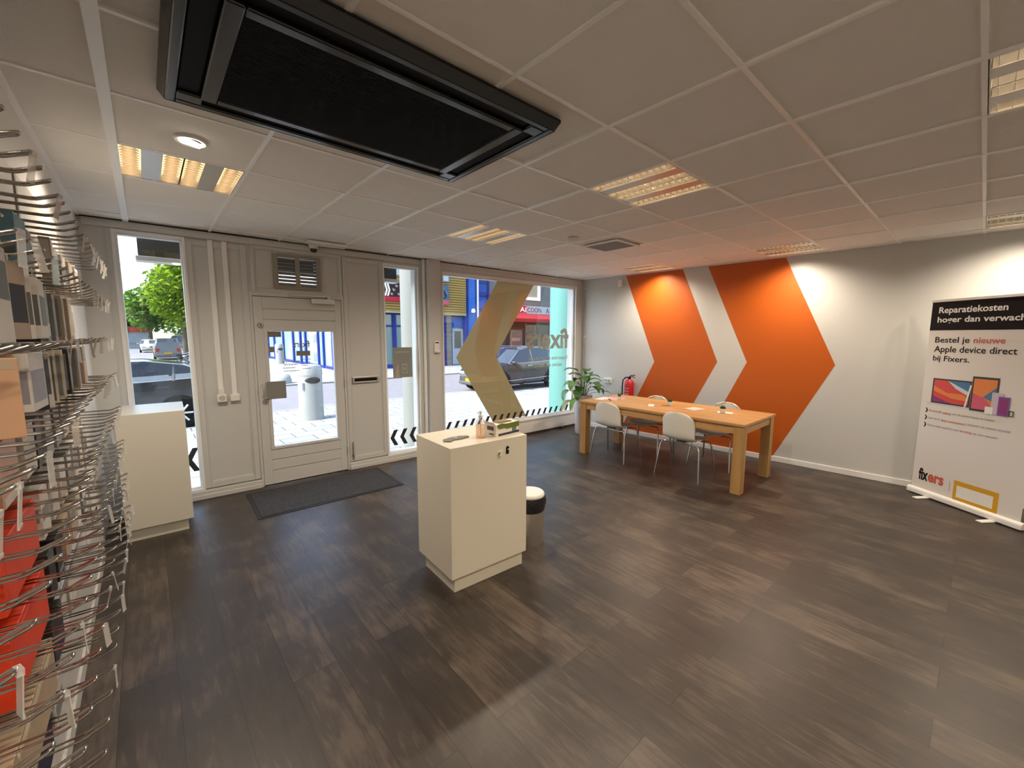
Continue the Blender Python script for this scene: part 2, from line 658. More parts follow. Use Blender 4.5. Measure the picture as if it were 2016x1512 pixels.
# side and back walls
b = MB(); b.box(-0.62, -0.36, -3.4, 5.35, -0.06, 2.9)
struct(b.build('wall_left', M_WALL))
b = MB(); b.box(-0.62, 6.7, -3.4, -3.2, -0.06, 2.9)
struct(b.build('wall_back', M_WALL))
b = MB()
b.use(M_WALLR).box(-0.2, 8.3, 0.0, 0.25, -0.06, 2.9)
b.use(M_ORANGE)
for ch in ([(0.93, 2.643), (1.885, 2.643), (2.45, 1.285), (1.84, 0.02), (0.91, 0.02), (1.49, 1.245)],
           [(2.25, 2.643), (3.205, 2.643), (3.80, 1.31), (3.205, 0.02), (2.27, 0.02), (2.835, 1.30)]):
    n = len(ch)
    tri = [(0, 1, 2, 5), (5, 2, 3, 4)]
    vs = [(p[0], -0.0012, p[1]) for p in ch]
    b.add(vs, tri)
place(struct(b.build('wall_right')), RIGHT)
b = MB()
b.box(-0.02, 8.2, -0.014, 0.0, 0.0, 0.068)
place(struct(b.build('baseboard_right', M_WHITE, bevel=0.003)), RIGHT)

# front wall, in facade coordinates (u along, v outward)
b = MB()
VO = 0.20
b.box(-0.6, -0.142, 0.0, VO, -0.4, 2.9)
b.box(-0.142, 0.34, 0.0, VO, -0.4, 0.10); b.box(-0.142, 0.34, 0.0, VO, 2.555, 2.9)
b.box(0.34, 0.85, 0.014, VO, -0.4, 2.9)
b.box(0.85, 1.79, 0.014, VO, 2.495, 2.9)
b.box(0.85, 1.10, 0.014, VO, 2.075, 2.495); b.box(1.53, 1.79, 0.014, VO, 2.075, 2.495); b.box(1.10, 1.53, 0.014, VO, 2.075, 2.165)
b.box(0.85, 1.79, 0.0, VO, -0.4, 0.0)
b.box(1.79, 2.29, 0.014, VO, -0.4, 2.9)
b.box(2.29, 2.757, 0.0, VO, -0.4, 0.092); b.box(2.29, 2.757, 0.0, VO, 2.532, 2.9)
b.box(2.757, 3.13, 0.0, VO, -0.4, 2.9)
b.box(3.13, 5.86, 0.0, VO, -0.4, 0.245); b.box(3.13, 5.86, 0.0, VO, 2.512, 2.9)
b.box(5.86, 6.6, 0.0, VO, -0.4, 2.9)
wf = place(struct(b.build('wall_front', M_TRIM)), FRONT)
# pillar that stands proud between the two windows, with a round white tube at its left side
b = MB(); b.box(2.86, 3.045, -0.10, 0.0, 0.0, CEIL)
place(struct(b.build('trim_1', M_TRIM, bevel=0.004)), FRONT)
b = MB(); b.tube([(2.835, -0.022, 0.0), (2.835, -0.022, CEIL)], 0.024, 12)
place(struct(b.build('trim_2', M_WHITE, smooth=True)), FRONT)
# panel mouldings
b = MB()


def panel(u0, u1, z0, z1, w=0.045):
    b.ring((u0, u1, z0, z1), (u0 + w, u1 - w, z0 + w, z1 - w), 0.0, 0.016)
    b.ring((u0 + w, u1 - w, z0 + w, z1 - w), (u0 + w + 0.012, u1 - w - 0.012, z0 + w + 0.012, z1 - w - 0.012), 0.006, 0.016)


panel(0.345, 0.842, 0.10, 2.56, 0.055)
panel(0.872, 1.785, 2.10, 2.575, 0.035)
panel(1.795, 2.285, 0.10, 2.56, 0.048)
b.box(-0.33, 2.84, -0.018, 0.0, 2.575, 2.625)
b.box(-0.33, 2.84, -0.008, 0.0, 2.625, 2.645)
b.box(-0.20, -0.19, -0.006, 0.0, 0.0, 2.575)
b.box(3.05, 5.98, -0.012, 0.0, 2.55, 2.60); b.box(3.05, 5.98, -0.02, 0.0, 2.60, 2.64)
place(struct(b.build('trim_3', M_TRIM, bevel=0.003)), FRONT)
# door casing
b = MB()
b.box(0.842, 0.866, -0.010, 0.19, 0.0, 2.10); b.box(1.763, 1.79, -0.010, 0.19, 0.0, 2.10); b.box(0.866, 1.763, -0.010, 0.19, 2.06, 2.10)
b.box(0.866, 1.763, 0.037, 0.08, 2.040, 2.062); b.box(0.864, 0.885, 0.037, 0.08, 0.0, 2.06); b.box(1.745, 1.765, 0.037, 0.08, 0.0, 2.06)
place(struct(b.build('trim_4', M_TRIM, bevel=0.003)), FRONT)
# skirtings of the facade
b = MB()
for u0, u1 in ((0.19, 0.845), (1.785, 2.84)):
    b.box(u0, u1, -0.035, 0.0, 0.0, 0.05); b.box(u0, u1, -0.022, 0.0, 0.05, 0.088)
place(struct(b.build('baseboard_front', M_TRIM, bevel=0.006)), FRONT)
# low parapet ledge under the big window
b = MB()
b.box(3.05, 5.985, -0.012, 0.0, 0.03, 0.235); b.box(3.045, 5.99, -0.025, 0.085, 0.235, 0.262)
b.use(M_DARK).box(3.05, 5.985, -0.004, 0.0, 0.0, 0.03)
b.mats = [M_WHITE, M_DARK]; b.m = [0] * 12 + [1] * 6
place(struct(b.build('trim_5', bevel=0.003)), FRONT)


def window(n, u0, u1, z0, z1, w=0.026, v0=0.03, v1=0.10):
    root = thing('window_%d' % n, '', '', FRONT_T, FA)
    del root['label'], root['category']
    struct(root)
    f = MB().ring((u0, u1, z0, z1), (u0 + w, u1 - w, z0 + w, z1 - w), v0, v1).ring((u0 - 0.012, u1 + 0.012, z0 - 0.012, z1 + 0.012), (u0 + 0.010, u1 - 0.010, z0 + 0.010, z1 - 0.010), -0.012, 0.0)
    f.build('window_frame', M_WHITE, root, bevel=0.002)
    g = MB().box(u0 + w - 0.006, u1 - w + 0.006, 0.072, 0.078, z0 + w - 0.006, z1 - w + 0.006)
    g.build('glass_pane', M_GLASS, root)
    return root


window(1, -0.142, 0.34, 0.10, 2.555)
window(2, 2.29, 2.757, 0.092, 2.532)
window(3, 3.13, 5.86, 0.262, 2.512, 0.032)

# ------------------------------------------------------------------ door
door = thing('door_1', '', '', FRONT_T, FA)
del door['label'], door['category']
struct(door)
b = MB()
d0, d1, dz0, dz1 = 0.869, 1.760, 0.012, 2.053
gu0, gu1, gz0, gz1 = 0.986, 1.656, 0.432, 1.690
v0, v1 = -0.006, 0.036
b.box(d0, gu0 - 0.03, v0, v1, dz0, dz1); b.box(gu1 + 0.03, d1, v0, v1, dz0, dz1)
for za, zb in ((gz1 + 0.03, 1.810), (1.818, 1.924), (1.932, dz1), (0.288, gz0 - 0.03), (0.170, 0.280), (dz0, 0.162)):
    b.box(gu0 - 0.03, gu1 + 0.03, v0, v1, za, zb)
for zc in (1.814, 1.928, 0.284, 0.166):
    b.box(gu0 - 0.03, gu1 + 0.03, v0 + 0.010, v1, zc - 0.005, zc + 0.005)
b.build('door_leaf', M_TRIM, door, bevel=0.0025)
MB().ring((gu0 - 0.032, gu1 + 0.032, gz0 - 0.032, gz1 + 0.032), (gu0, gu1, gz0, gz1), -0.014, 0.036).build('glazing_bead', M_TRIM, door, bevel=0.004)
MB().box(gu0 - 0.004, gu1 + 0.004, 0.012, 0.018, gz0 - 0.004, gz1 + 0.004).build('glass_pane', M_GLASS, door)
b = MB()
b.box(1.43, 1.68, -0.055, -0.008, 2.000, 2.058)
b.build('door_closer', M_ALU, door, bevel=0.004)
b = MB(); b.box(1.205, 1.64, -0.03, -0.012, 2.075, 2.098); b.box(1.60, 1.64, -0.045, -0.012, 2.052, 2.085)
b.build('closer_rail', M_ALU, door, bevel=0.003)
for zc in (1.886, 1.086, 0.265):
    MB().tube([(1.768, -0.018, zc - 0.045), (1.768, -0.018, zc + 0.045)], 0.009, 8).build('hinge', M_TRIM, door, smooth=True)
for uc, zc in ((0.927, 1.750), (0.929, 0.936)):
    l = MB().lathe([(0.0, -0.022), (0.022, -0.022), (0.028, -0.014), (0.030, -0.006)], (uc, 0, zc), 20, 'y').build('lock_cylinder', M_STEEL, door, smooth=True)
    MB().box(uc - 0.003, uc + 0.003, -0.026, -0.02, zc - 0.012, zc + 0.012).build('keyhole', M_BLACKM, l)
b = MB()
b.tube([(0.910, -0.006, 1.118), (0.910, -0.05, 1.112), (0.910, -0.05, 0.998), (0.910, -0.006, 0.992)], 0.008, 8)
b.build('door_handle', M_ALU, door, smooth=True)
MB().box(0.944, 1.131, -0.022, -0.014, 0.960, 1.152).build('push_plate', mat('grey_plate', (0.24, 0.24, 0.225), 0.45, 0.2), door, bevel=0.003)

M_DECAL = mat('window_decal_grey', (0.16, 0.145, 0.13), 0.6)
M_DECALB = mat('window_decal_black', (0.02, 0.02, 0.02), 0.5)
M_STICK = mat('sticker_brown', (0.20, 0.13, 0.08), 0.6)
dec = thing('door_decals', 'small dark stickers and mirrored lettering on the door glass', 'window sticker', FRONT_T, FA)
lettering('logo_lettering', 'fixers', (1.235, 1.405, 1.515, 1.59), M_DECAL, dec, 0.0195, 0.02, mirror=True)
MB().box(0.99, 1.12, 0.019, 0.0205, 1.63, 1.688).build('sticker', M_STICK, dec)
MB().box(0.99, 1.045, 0.019, 0.0205, 1.465, 1.525).build('sticker', M_STICK, dec)
MB().box(1.262, 1.405, 0.019, 0.0205, 1.42, 1.475).build('sticker', M_STICK, dec)
for k in range(4):
    for (ua, ub, zt) in ((1.12, 1.29, 1.355), (1.31, 1.405, 1.375)):
        b = MB()
        x = ua + 0.01 * (k % 2)
        while x < ub - 0.02 * (k % 3):
            w = random.uniform(0.008, 0.022)
            b.box(x, min(x + w, ub), 0.019, 0.0198, zt - k * 0.035, zt - k * 0.035 + 0.008)
            x += w + 0.005
        b.build('small_text_line', M_DECAL, dec)

# ------------------------------------------------------------------ window film and decals
M_FILM = film_mat('beige_film', (0.62, 0.50, 0.31), (0.66, 0.51, 0.29), 0.34, 0.05)
b = MB()
film = [(4.144, 2.480), (4.904, 2.480), (4.119, 1.335), (4.759, 0.300), (4.05, 0.300), (3.385, 1.330)]
b.prism([film[0], film[1], film[2], film[5]], 0.0795, 0.0803); b.prism([film[5], film[2], film[3], film[4]], 0.0795, 0.0803)
tag(place(b.build('window_film', M_FILM), FRONT), 'large beige chevron film pointing left on the big shop window', 'window film')
M_FADE = glass_mat('grey_lettering_film', (0.26, 0.25, 0.24), 0.02, 0.3, ((0.62, 0.57, 0.52), 0.82))
wl = thing('window_lettering', 'grey mirrored shop name and slogan on the right of the big window', 'window sticker', FRONT_T, FA)
lettering('logo_lettering', 'fixers', (4.755, 5.775, 1.425, 1.785), M_FADE, wl, 0.0796, 0.03, mirror=True)
lettering('slogan_line', 'Reparatie smartphone,', (4.79, 5.75, 1.215, 1.30), M_FADE, wl, 0.0796, 0.014, mirror=True)
lettering('slogan_line', 'tablet en laptop', (4.92, 5.62, 1.095, 1.18), M_FADE, wl, 0.0796, 0.014, mirror=True)


def chevron_strip(name, label, us, zc, h, d, w, v=0.0700, half=False):
    root = thing(name, label, 'window sticker', FRONT_T, FA)
    for u in us:
        b = MB()
        if not half:
            b.prism([(u, zc), (u + d, zc + h), (u + d + w, zc + h), (u + w, zc)], v, v + 0.001)
            b.prism([(u, zc), (u + w, zc), (u + d + w, zc - h), (u + d, zc - h)], v, v + 0.001)
        else:
            b.prism([(u, zc), (u + d, zc + h), (u + d + w, zc + h), (u + w, zc)], v, v + 0.001)
        b.build('arrow', M_DECALB, root)
    return root


chevron_strip('arrow_stickers', 'row of black slanted arrow stickers along the foot of the big window', [3.19 + k * 0.139 for k in range(19)], 0.288, 0.105, 0.055, 0.052, half=True)
chevron_strip('arrow_stickers', 'three black left-pointing arrow stickers low on the window beside the door', [2.346, 2.483, 2.620], 0.292, 0.105, 0.055, 0.055)
chevron_strip('arrow_stickers', 'black arrow stickers low on the far left window behind the white cabinet', [-0.06, 0.078, 0.215], 0.40, 0.12, 0.06, 0.05)

# poster on the narrow window
po = thing('window_poster', 'grey paper poster taped inside the narrow window right of the door', 'poster', FRONT_T, FA)
MB().box(2.413, 2.688, 0.068, 0.0705, 1.094, 1.494).build('sheet', mat('poster_grey', (0.27, 0.27, 0.245), 0.7), po)
MB().box(2.455, 2.645, 0.0668, 0.068, 1.425, 1.44).build('heading_line', mat('poster_pale', (0.42, 0.42, 0.40), 0.7), po)
b = MB(); b.prism([(2.435, 1.10), (2.450, 1.19), (2.470, 1.26), (2.488, 1.262), (2.492, 1.20), (2.505, 1.10)], 0.0668, 0.068)
b.build('hand_print', mat('poster_hand', (0.42, 0.36, 0.28), 0.7), po)
b = MB(); b.ring((2.535, 2.61, 1.15, 1.275), (2.543, 2.602, 1.16, 1.262), 0.0662, 0.067); b.box(2.56, 2.585, 0.0662, 0.067, 1.195, 1.23)
b.build('phone_print', mat('poster_pale', (0.42, 0.42, 0.40), 0.7), po)

# ------------------------------------------------------------------ facade fittings
lo = thing('ventilation_louver', 'grey steel louvre vent with two columns of slats above the door', 'vent', FRONT_T, FA)
b = MB()
b.ring((1.077, 1.553, 2.148, 2.514), (1.125, 1.505, 2.185, 2.480), -0.012, 0.010); b.box(1.292, 1.338, -0.012, 0.01, 2.185, 2.48)
b.build('frame', mat('louver_steel', (0.30, 0.28, 0.24), 0.5, 0.4), lo, bevel=0.002)
for k in range(8):
    z = 2.185 + k * 0.0371
    for ua, ub in ((1.125, 1.292), (1.338, 1.505)):
        MB().add([(ua, -0.022, z), (ub, -0.022, z), (ub, 0.012, z + 0.030), (ua, 0.012, z + 0.030),
                  (ua, -0.020, z - 0.002), (ub, -0.020, z - 0.002), (ub, 0.014, z + 0.028), (ua, 0.014, z + 0.028)],
                 [(0, 1, 2, 3), (7, 6, 5, 4), (0, 4, 5, 1), (1, 5, 6, 2), (2, 6, 7, 3), (3, 7, 4, 0)]).build('slat', mat('louver_steel'), lo)

ls = thing('letter_slot', 'letter slot with dark opening in the white panel right of the door', 'letter slot', FRONT_T, FA)
MB().ring((1.862, 2.188, 1.068, 1.143), (1.885, 2.165, 1.085, 1.126), -0.006, 0.0145).build('frame', M_ALU, ls, bevel=0.002)
MB().box(1.885, 2.165, 0.006, 0.0145, 1.085, 1.126).build('opening', M_BLACKM, ls)

th = thing('wall_controller', 'white alarm keypad with dark display on the pillar by the big window', 'keypad', FRONT_T, FA)
MB().box(2.925, 3.005, -0.126, -0.10, 1.42, 1.575).build('body', M_PLAST, th, bevel=0.006)
MB().box(2.94, 2.99, -0.1275, -0.126, 1.548, 1.562).build('display', M_BLACKM, th)
MB().box(2.925, 3.005, -0.135, -0.126, 1.42, 1.452).build('lower_lip', M_PLAST, th, bevel=0.005)

for k, (ut, ub, z1, z0, lab) in enumerate(((0.543, 0.540, 2.57, 1.10, 'white cable conduit running down to the double wall socket'),
                                         (0.658, 0.654, 2.57, 1.04, 'white cable conduit running down to the flat junction box'))):
    c = thing('cable_conduit', lab, 'conduit', FRONT_T, FA, 'white conduits left of the door')
    MB().box(ut - 0.022, ut + 0.022, -0.012, 0.014, z0, z1).build('channel', M_WHITE, c, bevel=0.003)
so_ = thing('wall_socket', 'white surface wall socket under the left cable conduit', 'socket', FRONT_T, FA)
MB().box(0.505, 0.585, -0.04, 0.014, 0.975, 1.055).build('body', M_PLAST, so_, bevel=0.006)
MB().box(0.52, 0.57, -0.035, 0.014, 1.055, 1.115).build('cable_entry', M_PLAST, so_, bevel=0.004)
MB().lathe([(0.020, -0.0405), (0.026, -0.0415), (0.028, -0.040)], (0.545, 0, 1.015), 20, 'y').build('outlet', mat('socket_grey', (0.5, 0.5, 0.48), 0.5), so_)
jb = thing('junction_box', 'white flat junction box under the right cable conduit', 'junction box', FRONT_T, FA)
MB().box(0.615, 0.698, -0.03, 0.014, 0.975, 1.045).build('body', M_PLAST, jb, bevel=0.006)
bo = thing('floor_bolt', 'thin steel bolt rod at the foot of the panel beside the door', 'bolt', FRONT_T, FA)
MB().tube([(1.832, -0.012, 0.345), (1.832, -0.012, 0.125)], 0.006, 8).build('rod', M_STEEL, bo, smooth=True)
MB().box(1.822, 1.844, -0.016, 0.0, 0.16, 0.185).build('bracket', M_STEEL, bo)

# ------------------------------------------------------------------ ceiling fittings
M_TUBE = mat('lit_tube', (1, 1, 1), 0.5, emit=((1.0, 0.66, 0.33), LAMP))
M_REFL = mat('lamp_reflector', (0.90, 0.87, 0.80), 0.25, 0.85)
M_BLADE = mat('lamp_blade', (0.86, 0.80, 0.70), 0.35, 0.3)
M_PANEL = mat('lamp_panel', (0.60, 0.60, 0.58), 0.35, 0.6)
LAMP_LABELS = ['ceiling lamp above the left wall beside the round spotlight', 'ceiling lamp right of the black air conditioner', 'ceiling lamp above the door end of the big window',
               'ceiling lamp cut off by the right edge, nearest to the camera', 'ceiling lamp above the roll-up banner at the right edge', 'ceiling lamp above the large orange chevron near the wall',
               'ceiling lamp in the far corner by the window and orange wall', 'ceiling lamp added unseen behind the camera on the left to light the floor', 'ceiling lamp added unseen behind the camera on the right to light the floor', 'ceiling lamp added unseen behind the camera in the middle to light the floor']


def make_lamp():
    r = thing('ceiling_lamp', LAMP_LABELS[0], 'ceiling lamp', (0, 0, 0), 0, 'square louvre lamps in the ceiling')
    h = MB()
    e = 0.010
    H = GS - 0.012
    # housing: sides and back
    h.box(e, H, e, H, 0.094, 0.10)
    h.box(e, e + 0.004, e, H, 0.0, 0.10); h.box(H - 0.004, H, e, H, 0.0, 0.10); h.box(e, H, e, e + 0.004, 0.0, 0.10); h.box(e, H, H - 0.004, H, 0.0, 0.10)
    h.build('housing', M_WHITE, r)
    # blind panels between the light strips
    strips = [(0.014, 0.112), (0.205, 0.296), (0.304, 0.395), (0.488, 0.586)]
    for (a, c) in ((0.112, 0.205), (0.395, 0.488)):
        MB().box(a, c, 0.014, H - 0.004, 0.003, 0.007).build('panel', M_PANEL, r)
    for (a, c) in strips:
        m_ = (a + c) / 2
        rf = MB()
        N_ = 8
        prof = []
        for k in range(N_ + 1):
            t = -1 + 2 * k / N_
            prof.append((m_ + t * (c - a) / 2, 0.006 + 0.052 * (1 - t * t) ** 0.7))
        vs = [(x, y, z) for y in (0.016, H - 0.006) for x, z in prof]
        rf.add(vs, [(k, k + 1, N_ + 2 + k, N_ + 1 + k) for k in range(N_)])
        rf.build('reflector', M_REFL, r, smooth=80)
        MB().tube([(m_, 0.022, 0.036), (m_, H - 0.014, 0.036)], 0.013, 8).build('tube', M_TUBE, r, smooth=True)
        bl = MB()
        for k in range(13):
            y = 0.03 + k * (H - 0.055) / 12
            bl.prism([(a + 0.003, 0.004), (c - 0.003, 0.004), (m_ + 0.012, 0.030), (m_ - 0.012, 0.030)], y, y + 0.0025)
        bl.build('louver', M_BLADE, r)
        ld = bpy.data.lights.get('tube_light') or bpy.data.lights.new('tube_light', 'SPOT')
        ld.energy = LAMP_W
        ld.color = (1.0, 0.845, 0.66)
        ld.spot_size = math.radians(158)
        ld.spot_blend = 0.9
        ld.shadow_soft_size = 0.03
        lt = bpy.data.objects.new('tube_light', ld)
        COL.objects.link(lt)
        lt.parent = r
        lt.location = (m_, H / 2, -0.006)
    return r


lamp0 = make_lamp()
for k, (i, j) in enumerate(LAMP_CELLS):
    loc = (GX0 + GS * i + 0.0, GY0 + GS * j, CEIL)
    if k == 0:
        lamp0.location = loc
    else:
        dup(lamp0, loc, 0, LAMP_LABELS[k])

# downlight spot
sp = thing('recessed_spotlight', 'round tilted white spotlight in the ceiling by the left wall', 'spotlight', (0.253, 2.80, CEIL))
MB().lathe([(0.052, 0.004), (0.050, -0.008), (0.066, -0.010), (0.072, -0.004), (0.072, 0.004)], (0, 0, 0), 28).build('trim_ring', M_WHITE, sp, smooth=True)
lb = MB().lathe([(0.0, -0.020), (0.042, -0.020), (0.047, -0.014), (0.050, 0.0)], (0, 0, 0), 24).build('lamp', mat('spot_bulb', (1, 1, 1), 0.4, emit=((1.0, 0.93, 0.75), 9.0)), sp, smooth=True)
lb.rotation_euler = (math.radians(14), math.radians(12), 0)

# air conditioner
ac = thing('air_conditioner', 'large glossy black cassette air conditioner hanging from the ceiling', 'air conditioner', (0.82, 1.845, CEIL))
hx, hy = 0.71, 0.455
b = MB()
z_out, z_in = -0.012, -0.048
ix, iy = hx - 0.085, hy - 0.085
vs = [(sx * hx, sy * hy, z_out) for sx, sy in ((-1, -1), (1, -1), (1, 1), (-1, 1))]
vs += [(sx * (hx - 0.02), sy * (hy - 0.02), z_in) for sx, sy in ((-1, -1), (1, -1), (1, 1), (-1, 1))]
vs += [(sx * hx, sy * hy, 0.0) for sx, sy in ((-1, -1), (1, -1), (1, 1), (-1, 1))]
fs = [(k, (k + 1) % 4, 4 + (k + 1) % 4, 4 + k) for k in range(4)] + [(8 + k, 8 + (k + 1) % 4, (k + 1) % 4, k) for k in range(4)]
b.add(vs, fs)
SL = 0.075   # slot width
e_ = 0.035
OX, OY = hx - 0.02, hy - 0.02
# frame faces leaving four slots
gx, gy = OX - e_ - SL - 0.055, OY - e_ - SL * 0.8 - 0.045   # grille half size
b.ring((-OX, OX, -OY, OY), (-OX + e_, OX - e_, -OY + e_, OY - e_), z_in, z_in + 0.02, 'xy')
b.ring((-OX + e_ + SL, OX - e_ - SL, -OY + e_ + SL * 0.8, OY - e_ - SL * 0.8), (-gx, gx, -gy, gy), z_in - 0.004, z_in + 0.02, 'xy')
for sx in (-1, 1):
    for sy in (-1, 1):
        x0, x1 = sorted((sx * (OX - e_), sx * (OX - e_ - SL - 0.01)))
        y0, y1 = sorted((sy * (OY - e_), sy * (OY - e_ - SL * 0.8 - 0.01)))
        b.box(x0, x1, y0, y1, z_in, z_in + 0.02)
b.build('frame', M_BLACK, ac, bevel=0.006)
MB().box(-OX + 0.01, OX - 0.01, -OY + 0.01, OY - 0.01, -0.016, -0.010).build('backing', M_BLACKM, ac)
for sx in (-1, 1):
    x0, x1 = sorted((sx * (OX - e_ - 0.004), sx * (OX - e_ - SL + 0.004)))
    o = MB().box(x0, x1, -OY + e_ + 0.075, OY - e_ - 0.075, z_in + 0.012, z_in + 0.016).build('air_flap', M_BLACKM, ac, bevel=0.002)
for sy in (-1, 1):
    y0, y1 = sorted((sy * (OY - e_ - 0.004), sy * (OY - e_ - SL * 0.8 + 0.004)))
    MB().box(-OX + e_ + 0.09, OX - e_ - 0.09, y0, y1, z_in + 0.012, z_in + 0.016).build('air_flap', M_BLACKM, ac, bevel=0.002)
b = MB()
n = 60
for k in range(n):
    y = -gy + (k + 0.5) * 2 * gy / n
    b.box(-gx, gx, y - gy / n * 0.45, y + gy / n * 0.45, z_in - 0.002, z_in + 0.010)
b.build('intake_grille', mat('grille_black', (0.010, 0.010, 0.010), 0.6, spec=0.12), ac)

# ceiling air vent with white frame
av = thing('ceiling_air_vent', 'square grey air vent with white frame in the ceiling near the smoke detector', 'vent', (3.935, 2.82, CEIL))
MB().ring((-0.215, 0.215, -0.235, 0.235), (-0.185, 0.185, -0.205, 0.205), -0.016, -0.002, 'xy').build('frame', M_WHITE, av, bevel=0.003)
b = MB()
for k in range(26):
    y = -0.205 + (k + 0.5) * 0.41 / 26
    b.box(-0.185, 0.185, y - 0.0045, y + 0.0045, -0.010, -0.003)
b.build('grille', mat('vent_grey', (0.30, 0.31, 0.29), 0.6), av)
sd = thing('smoke_detector', 'small round white smoke detector on the ceiling beside the air vent', 'smoke detector', (3.37, 2.88, CEIL))
MB().lathe([(0.055, 0.0), (0.055, -0.018), (0.046, -0.022)], n=24).build('base', M_PLAST, sd, smooth=True)
MB().lathe([(0.046, -0.022), (0.044, -0.036), (0.030, -0.042), (0.0, -0.042)], n=24).build('cover', M_PLAST, sd, smooth=True)

# emergency light and dome camera above the door
el = thing('emergency_light', 'slim white emergency light on the ceiling above the door', 'emergency light', (1.565, 4.80, CEIL), math.radians(-3))
MB().box(-0.21, 0.21, -0.05, 0.05, -0.034, -0.001).build('housing', mat('emergency_cover', (0.78, 0.78, 0.77), 0.25), el, bevel=0.010)
MB().box(-0.19, 0.19, 0.02, 0.045, -0.040, -0.033).build('lens', M_WHITE, el, bevel=0.003)
dc = thing('dome_camera', 'small white security camera with black dome above the door', 'security camera', front_pt(1.47, -0.09, CEIL))
MB().lathe([(0.048, 0.0), (0.048, -0.045), (0.042, -0.055)], n=24).build('housing', M_PLAST, dc, smooth=True)
MB().lathe([(0.036, -0.050), (0.034, -0.070), (0.024, -0.088), (0.0, -0.094)], n=24).build('dome', M_BLACK, dc, smooth=True)
ms = thing('motion_sensor', 'small white motion sensor high on the right wall by the corner', 'motion sensor', right_pt(0.845, -0.03, 2.52), RB)
MB().box(-0.035, 0.035, -0.03, 0.03, -0.06, 0.06).build('housing', M_PLAST, ms, bevel=0.012)

# right wall fittings
cp = thing('cable_pipe', 'thin grey pipe running up the wall in the far right corner', 'pipe', RIGHT_T, RB)
MB().tube([(0.12, -0.012, 0.30), (0.12, -0.012, 2.55)], 0.009, 8).build('pipe', mat('pipe_grey', (0.42, 0.43, 0.43), 0.5), cp, smooth=True)
b = MB()
for z in (0.9, 1.64, 2.5):
    b.box(0.105, 0.135, -0.022, 0.0, z - 0.008, z + 0.008)
b.build('clip', M_PLAST, cp)
ws = thing('wall_socket', 'double white wall socket on the right wall behind the plant', 'socket', RIGHT_T, RB)
MB().box(0.57, 0.725, -0.03, 0.0, 0.835, 0.915).build('body', M_PLAST, ws, bevel=0.005)
for s_ in (0.61, 0.685):
    MB().lathe([(0.018, -0.031), (0.026, -0.0325), (0.028, -0.030)], (s_, 0, 0.875), 18, 'y').build('outlet', mat('socket_grey'), ws)

fe = thing('fire_extinguisher', 'red fire extinguisher hanging on the right wall behind the table', 'fire extinguisher', right_pt(1.115, -0.10, 0.50), RB)
M_RED = mat('extinguisher_red', (0.55, 0.012, 0.022), 0.3, coat=0.3)
MB().lathe([(0.0, 0.0), (0.070, 0.0), (0.078, 0.02), (0.078, 0.36), (0.070, 0.40), (0.045, 0.43), (0.022, 0.44), (0.022, 0.455)], n=28).build('cylinder', M_RED, fe, smooth=True)
b = MB(); b.lathe([(0.024, 0.445), (0.024, 0.475), (0.012, 0.48)], n=14); b.tube([(0, 0, 0.475), (0.03, 0, 0.505), (0.10, 0, 0.513)], 0.008, 6); b.tube([(0.015, 0, 0.475), (0.06, 0, 0.488), (0.10, 0, 0.470)], 0.007, 6)
b.build('valve_handle', M_BLACKM, fe, smooth=True)
MB().tube([(-0.01, -0.01, 0.47), (-0.06, -0.02, 0.465), (-0.105, -0.02, 0.42), (-0.118, -0.02, 0.30), (-0.112, -0.02, 0.16), (-0.095, -0.03, 0.06)], 0.010, 8).build('hose', M_BLACKM, fe, smooth=True)
lb = MB()
for k in range(5):
    for q in range(3):
        a0 = -PI / 2 - 0.55 + q * 0.36
        a1 = a0 + 0.26
        z = 0.10 + k * 0.045
        r_ = 0.0785
        lb.add([(r_ * math.cos(a0), r_ * math.sin(a0), z), (r_ * math.cos(a1), r_ * math.sin(a1), z), (r_ * math.cos(a1), r_ * math.sin(a1), z + 0.022), (r_ * math.cos(a0), r_ * math.sin(a0), z + 0.022)], [(0, 1, 2, 3)])
lb.build('printed_label', mat('label_pink', (0.72, 0.38, 0.38), 0.5), fe)
MB().box(-0.03, 0.03, 0.06, 0.098, 0.30, 0.38).build('wall_bracket', M_BLACKM, fe)

# ------------------------------------------------------------------ door mat
dm = thing('door_mat', 'dark grey door mat with black rubber edge in front of the door', 'door mat', (1.355, 4.53, 0.0), FA)
MB().box(-0.70, 0.70, -0.385, 0.385, 0.0, 0.006).build('rubber_edge', mat('rubber_black', (0.012, 0.012, 0.013), 0.6), dm, bevel=0.002)
MB().box(-0.665, 0.665, -0.355, 0.355, 0.006, 0.010).build('pile', mat('mat_pile', (0.045, 0.046, 0.052), 0.95, noise=(38, 0.75), bump=(300, 0.8)), dm)

# ------------------------------------------------------------------ cabinets
cb = thing('display_plinth', 'beige square pedestal cabinet with a round lock in the middle of the room', 'cabinet', (1.660, 2.305, 0.0), -0.055)
cw, cdp = 0.305, 0.235
MB().box(-cw, cw, -cdp, cdp, 0.110, 0.965).build('body', M_CREAM, cb, bevel=0.0015)
MB().box(-cw + 0.035, cw - 0.012, -cdp + 0.032, cdp - 0.035, 0.0, 0.110).build('toe_kick', M_CREAM, cb, bevel=0.001)
lk = MB().lathe([(0.019, 0.001), (0.021, -0.003), (0.019, -0.005), (0.012, -0.004)], (0.075, -cdp, 0.872), 24, 'y').build('lock_rosette', mat('rosette', (0.80, 0.74, 0.62), 0.3), cb, smooth=True)
MB().lathe([(0.0, -0.0065), (0.0045, -0.0065), (0.0045, -0.003)], (0.064, -cdp, 0.872), 12, 'y', sx=0.9, sy=1.9).build('keyhole', M_BLACKM, lk)
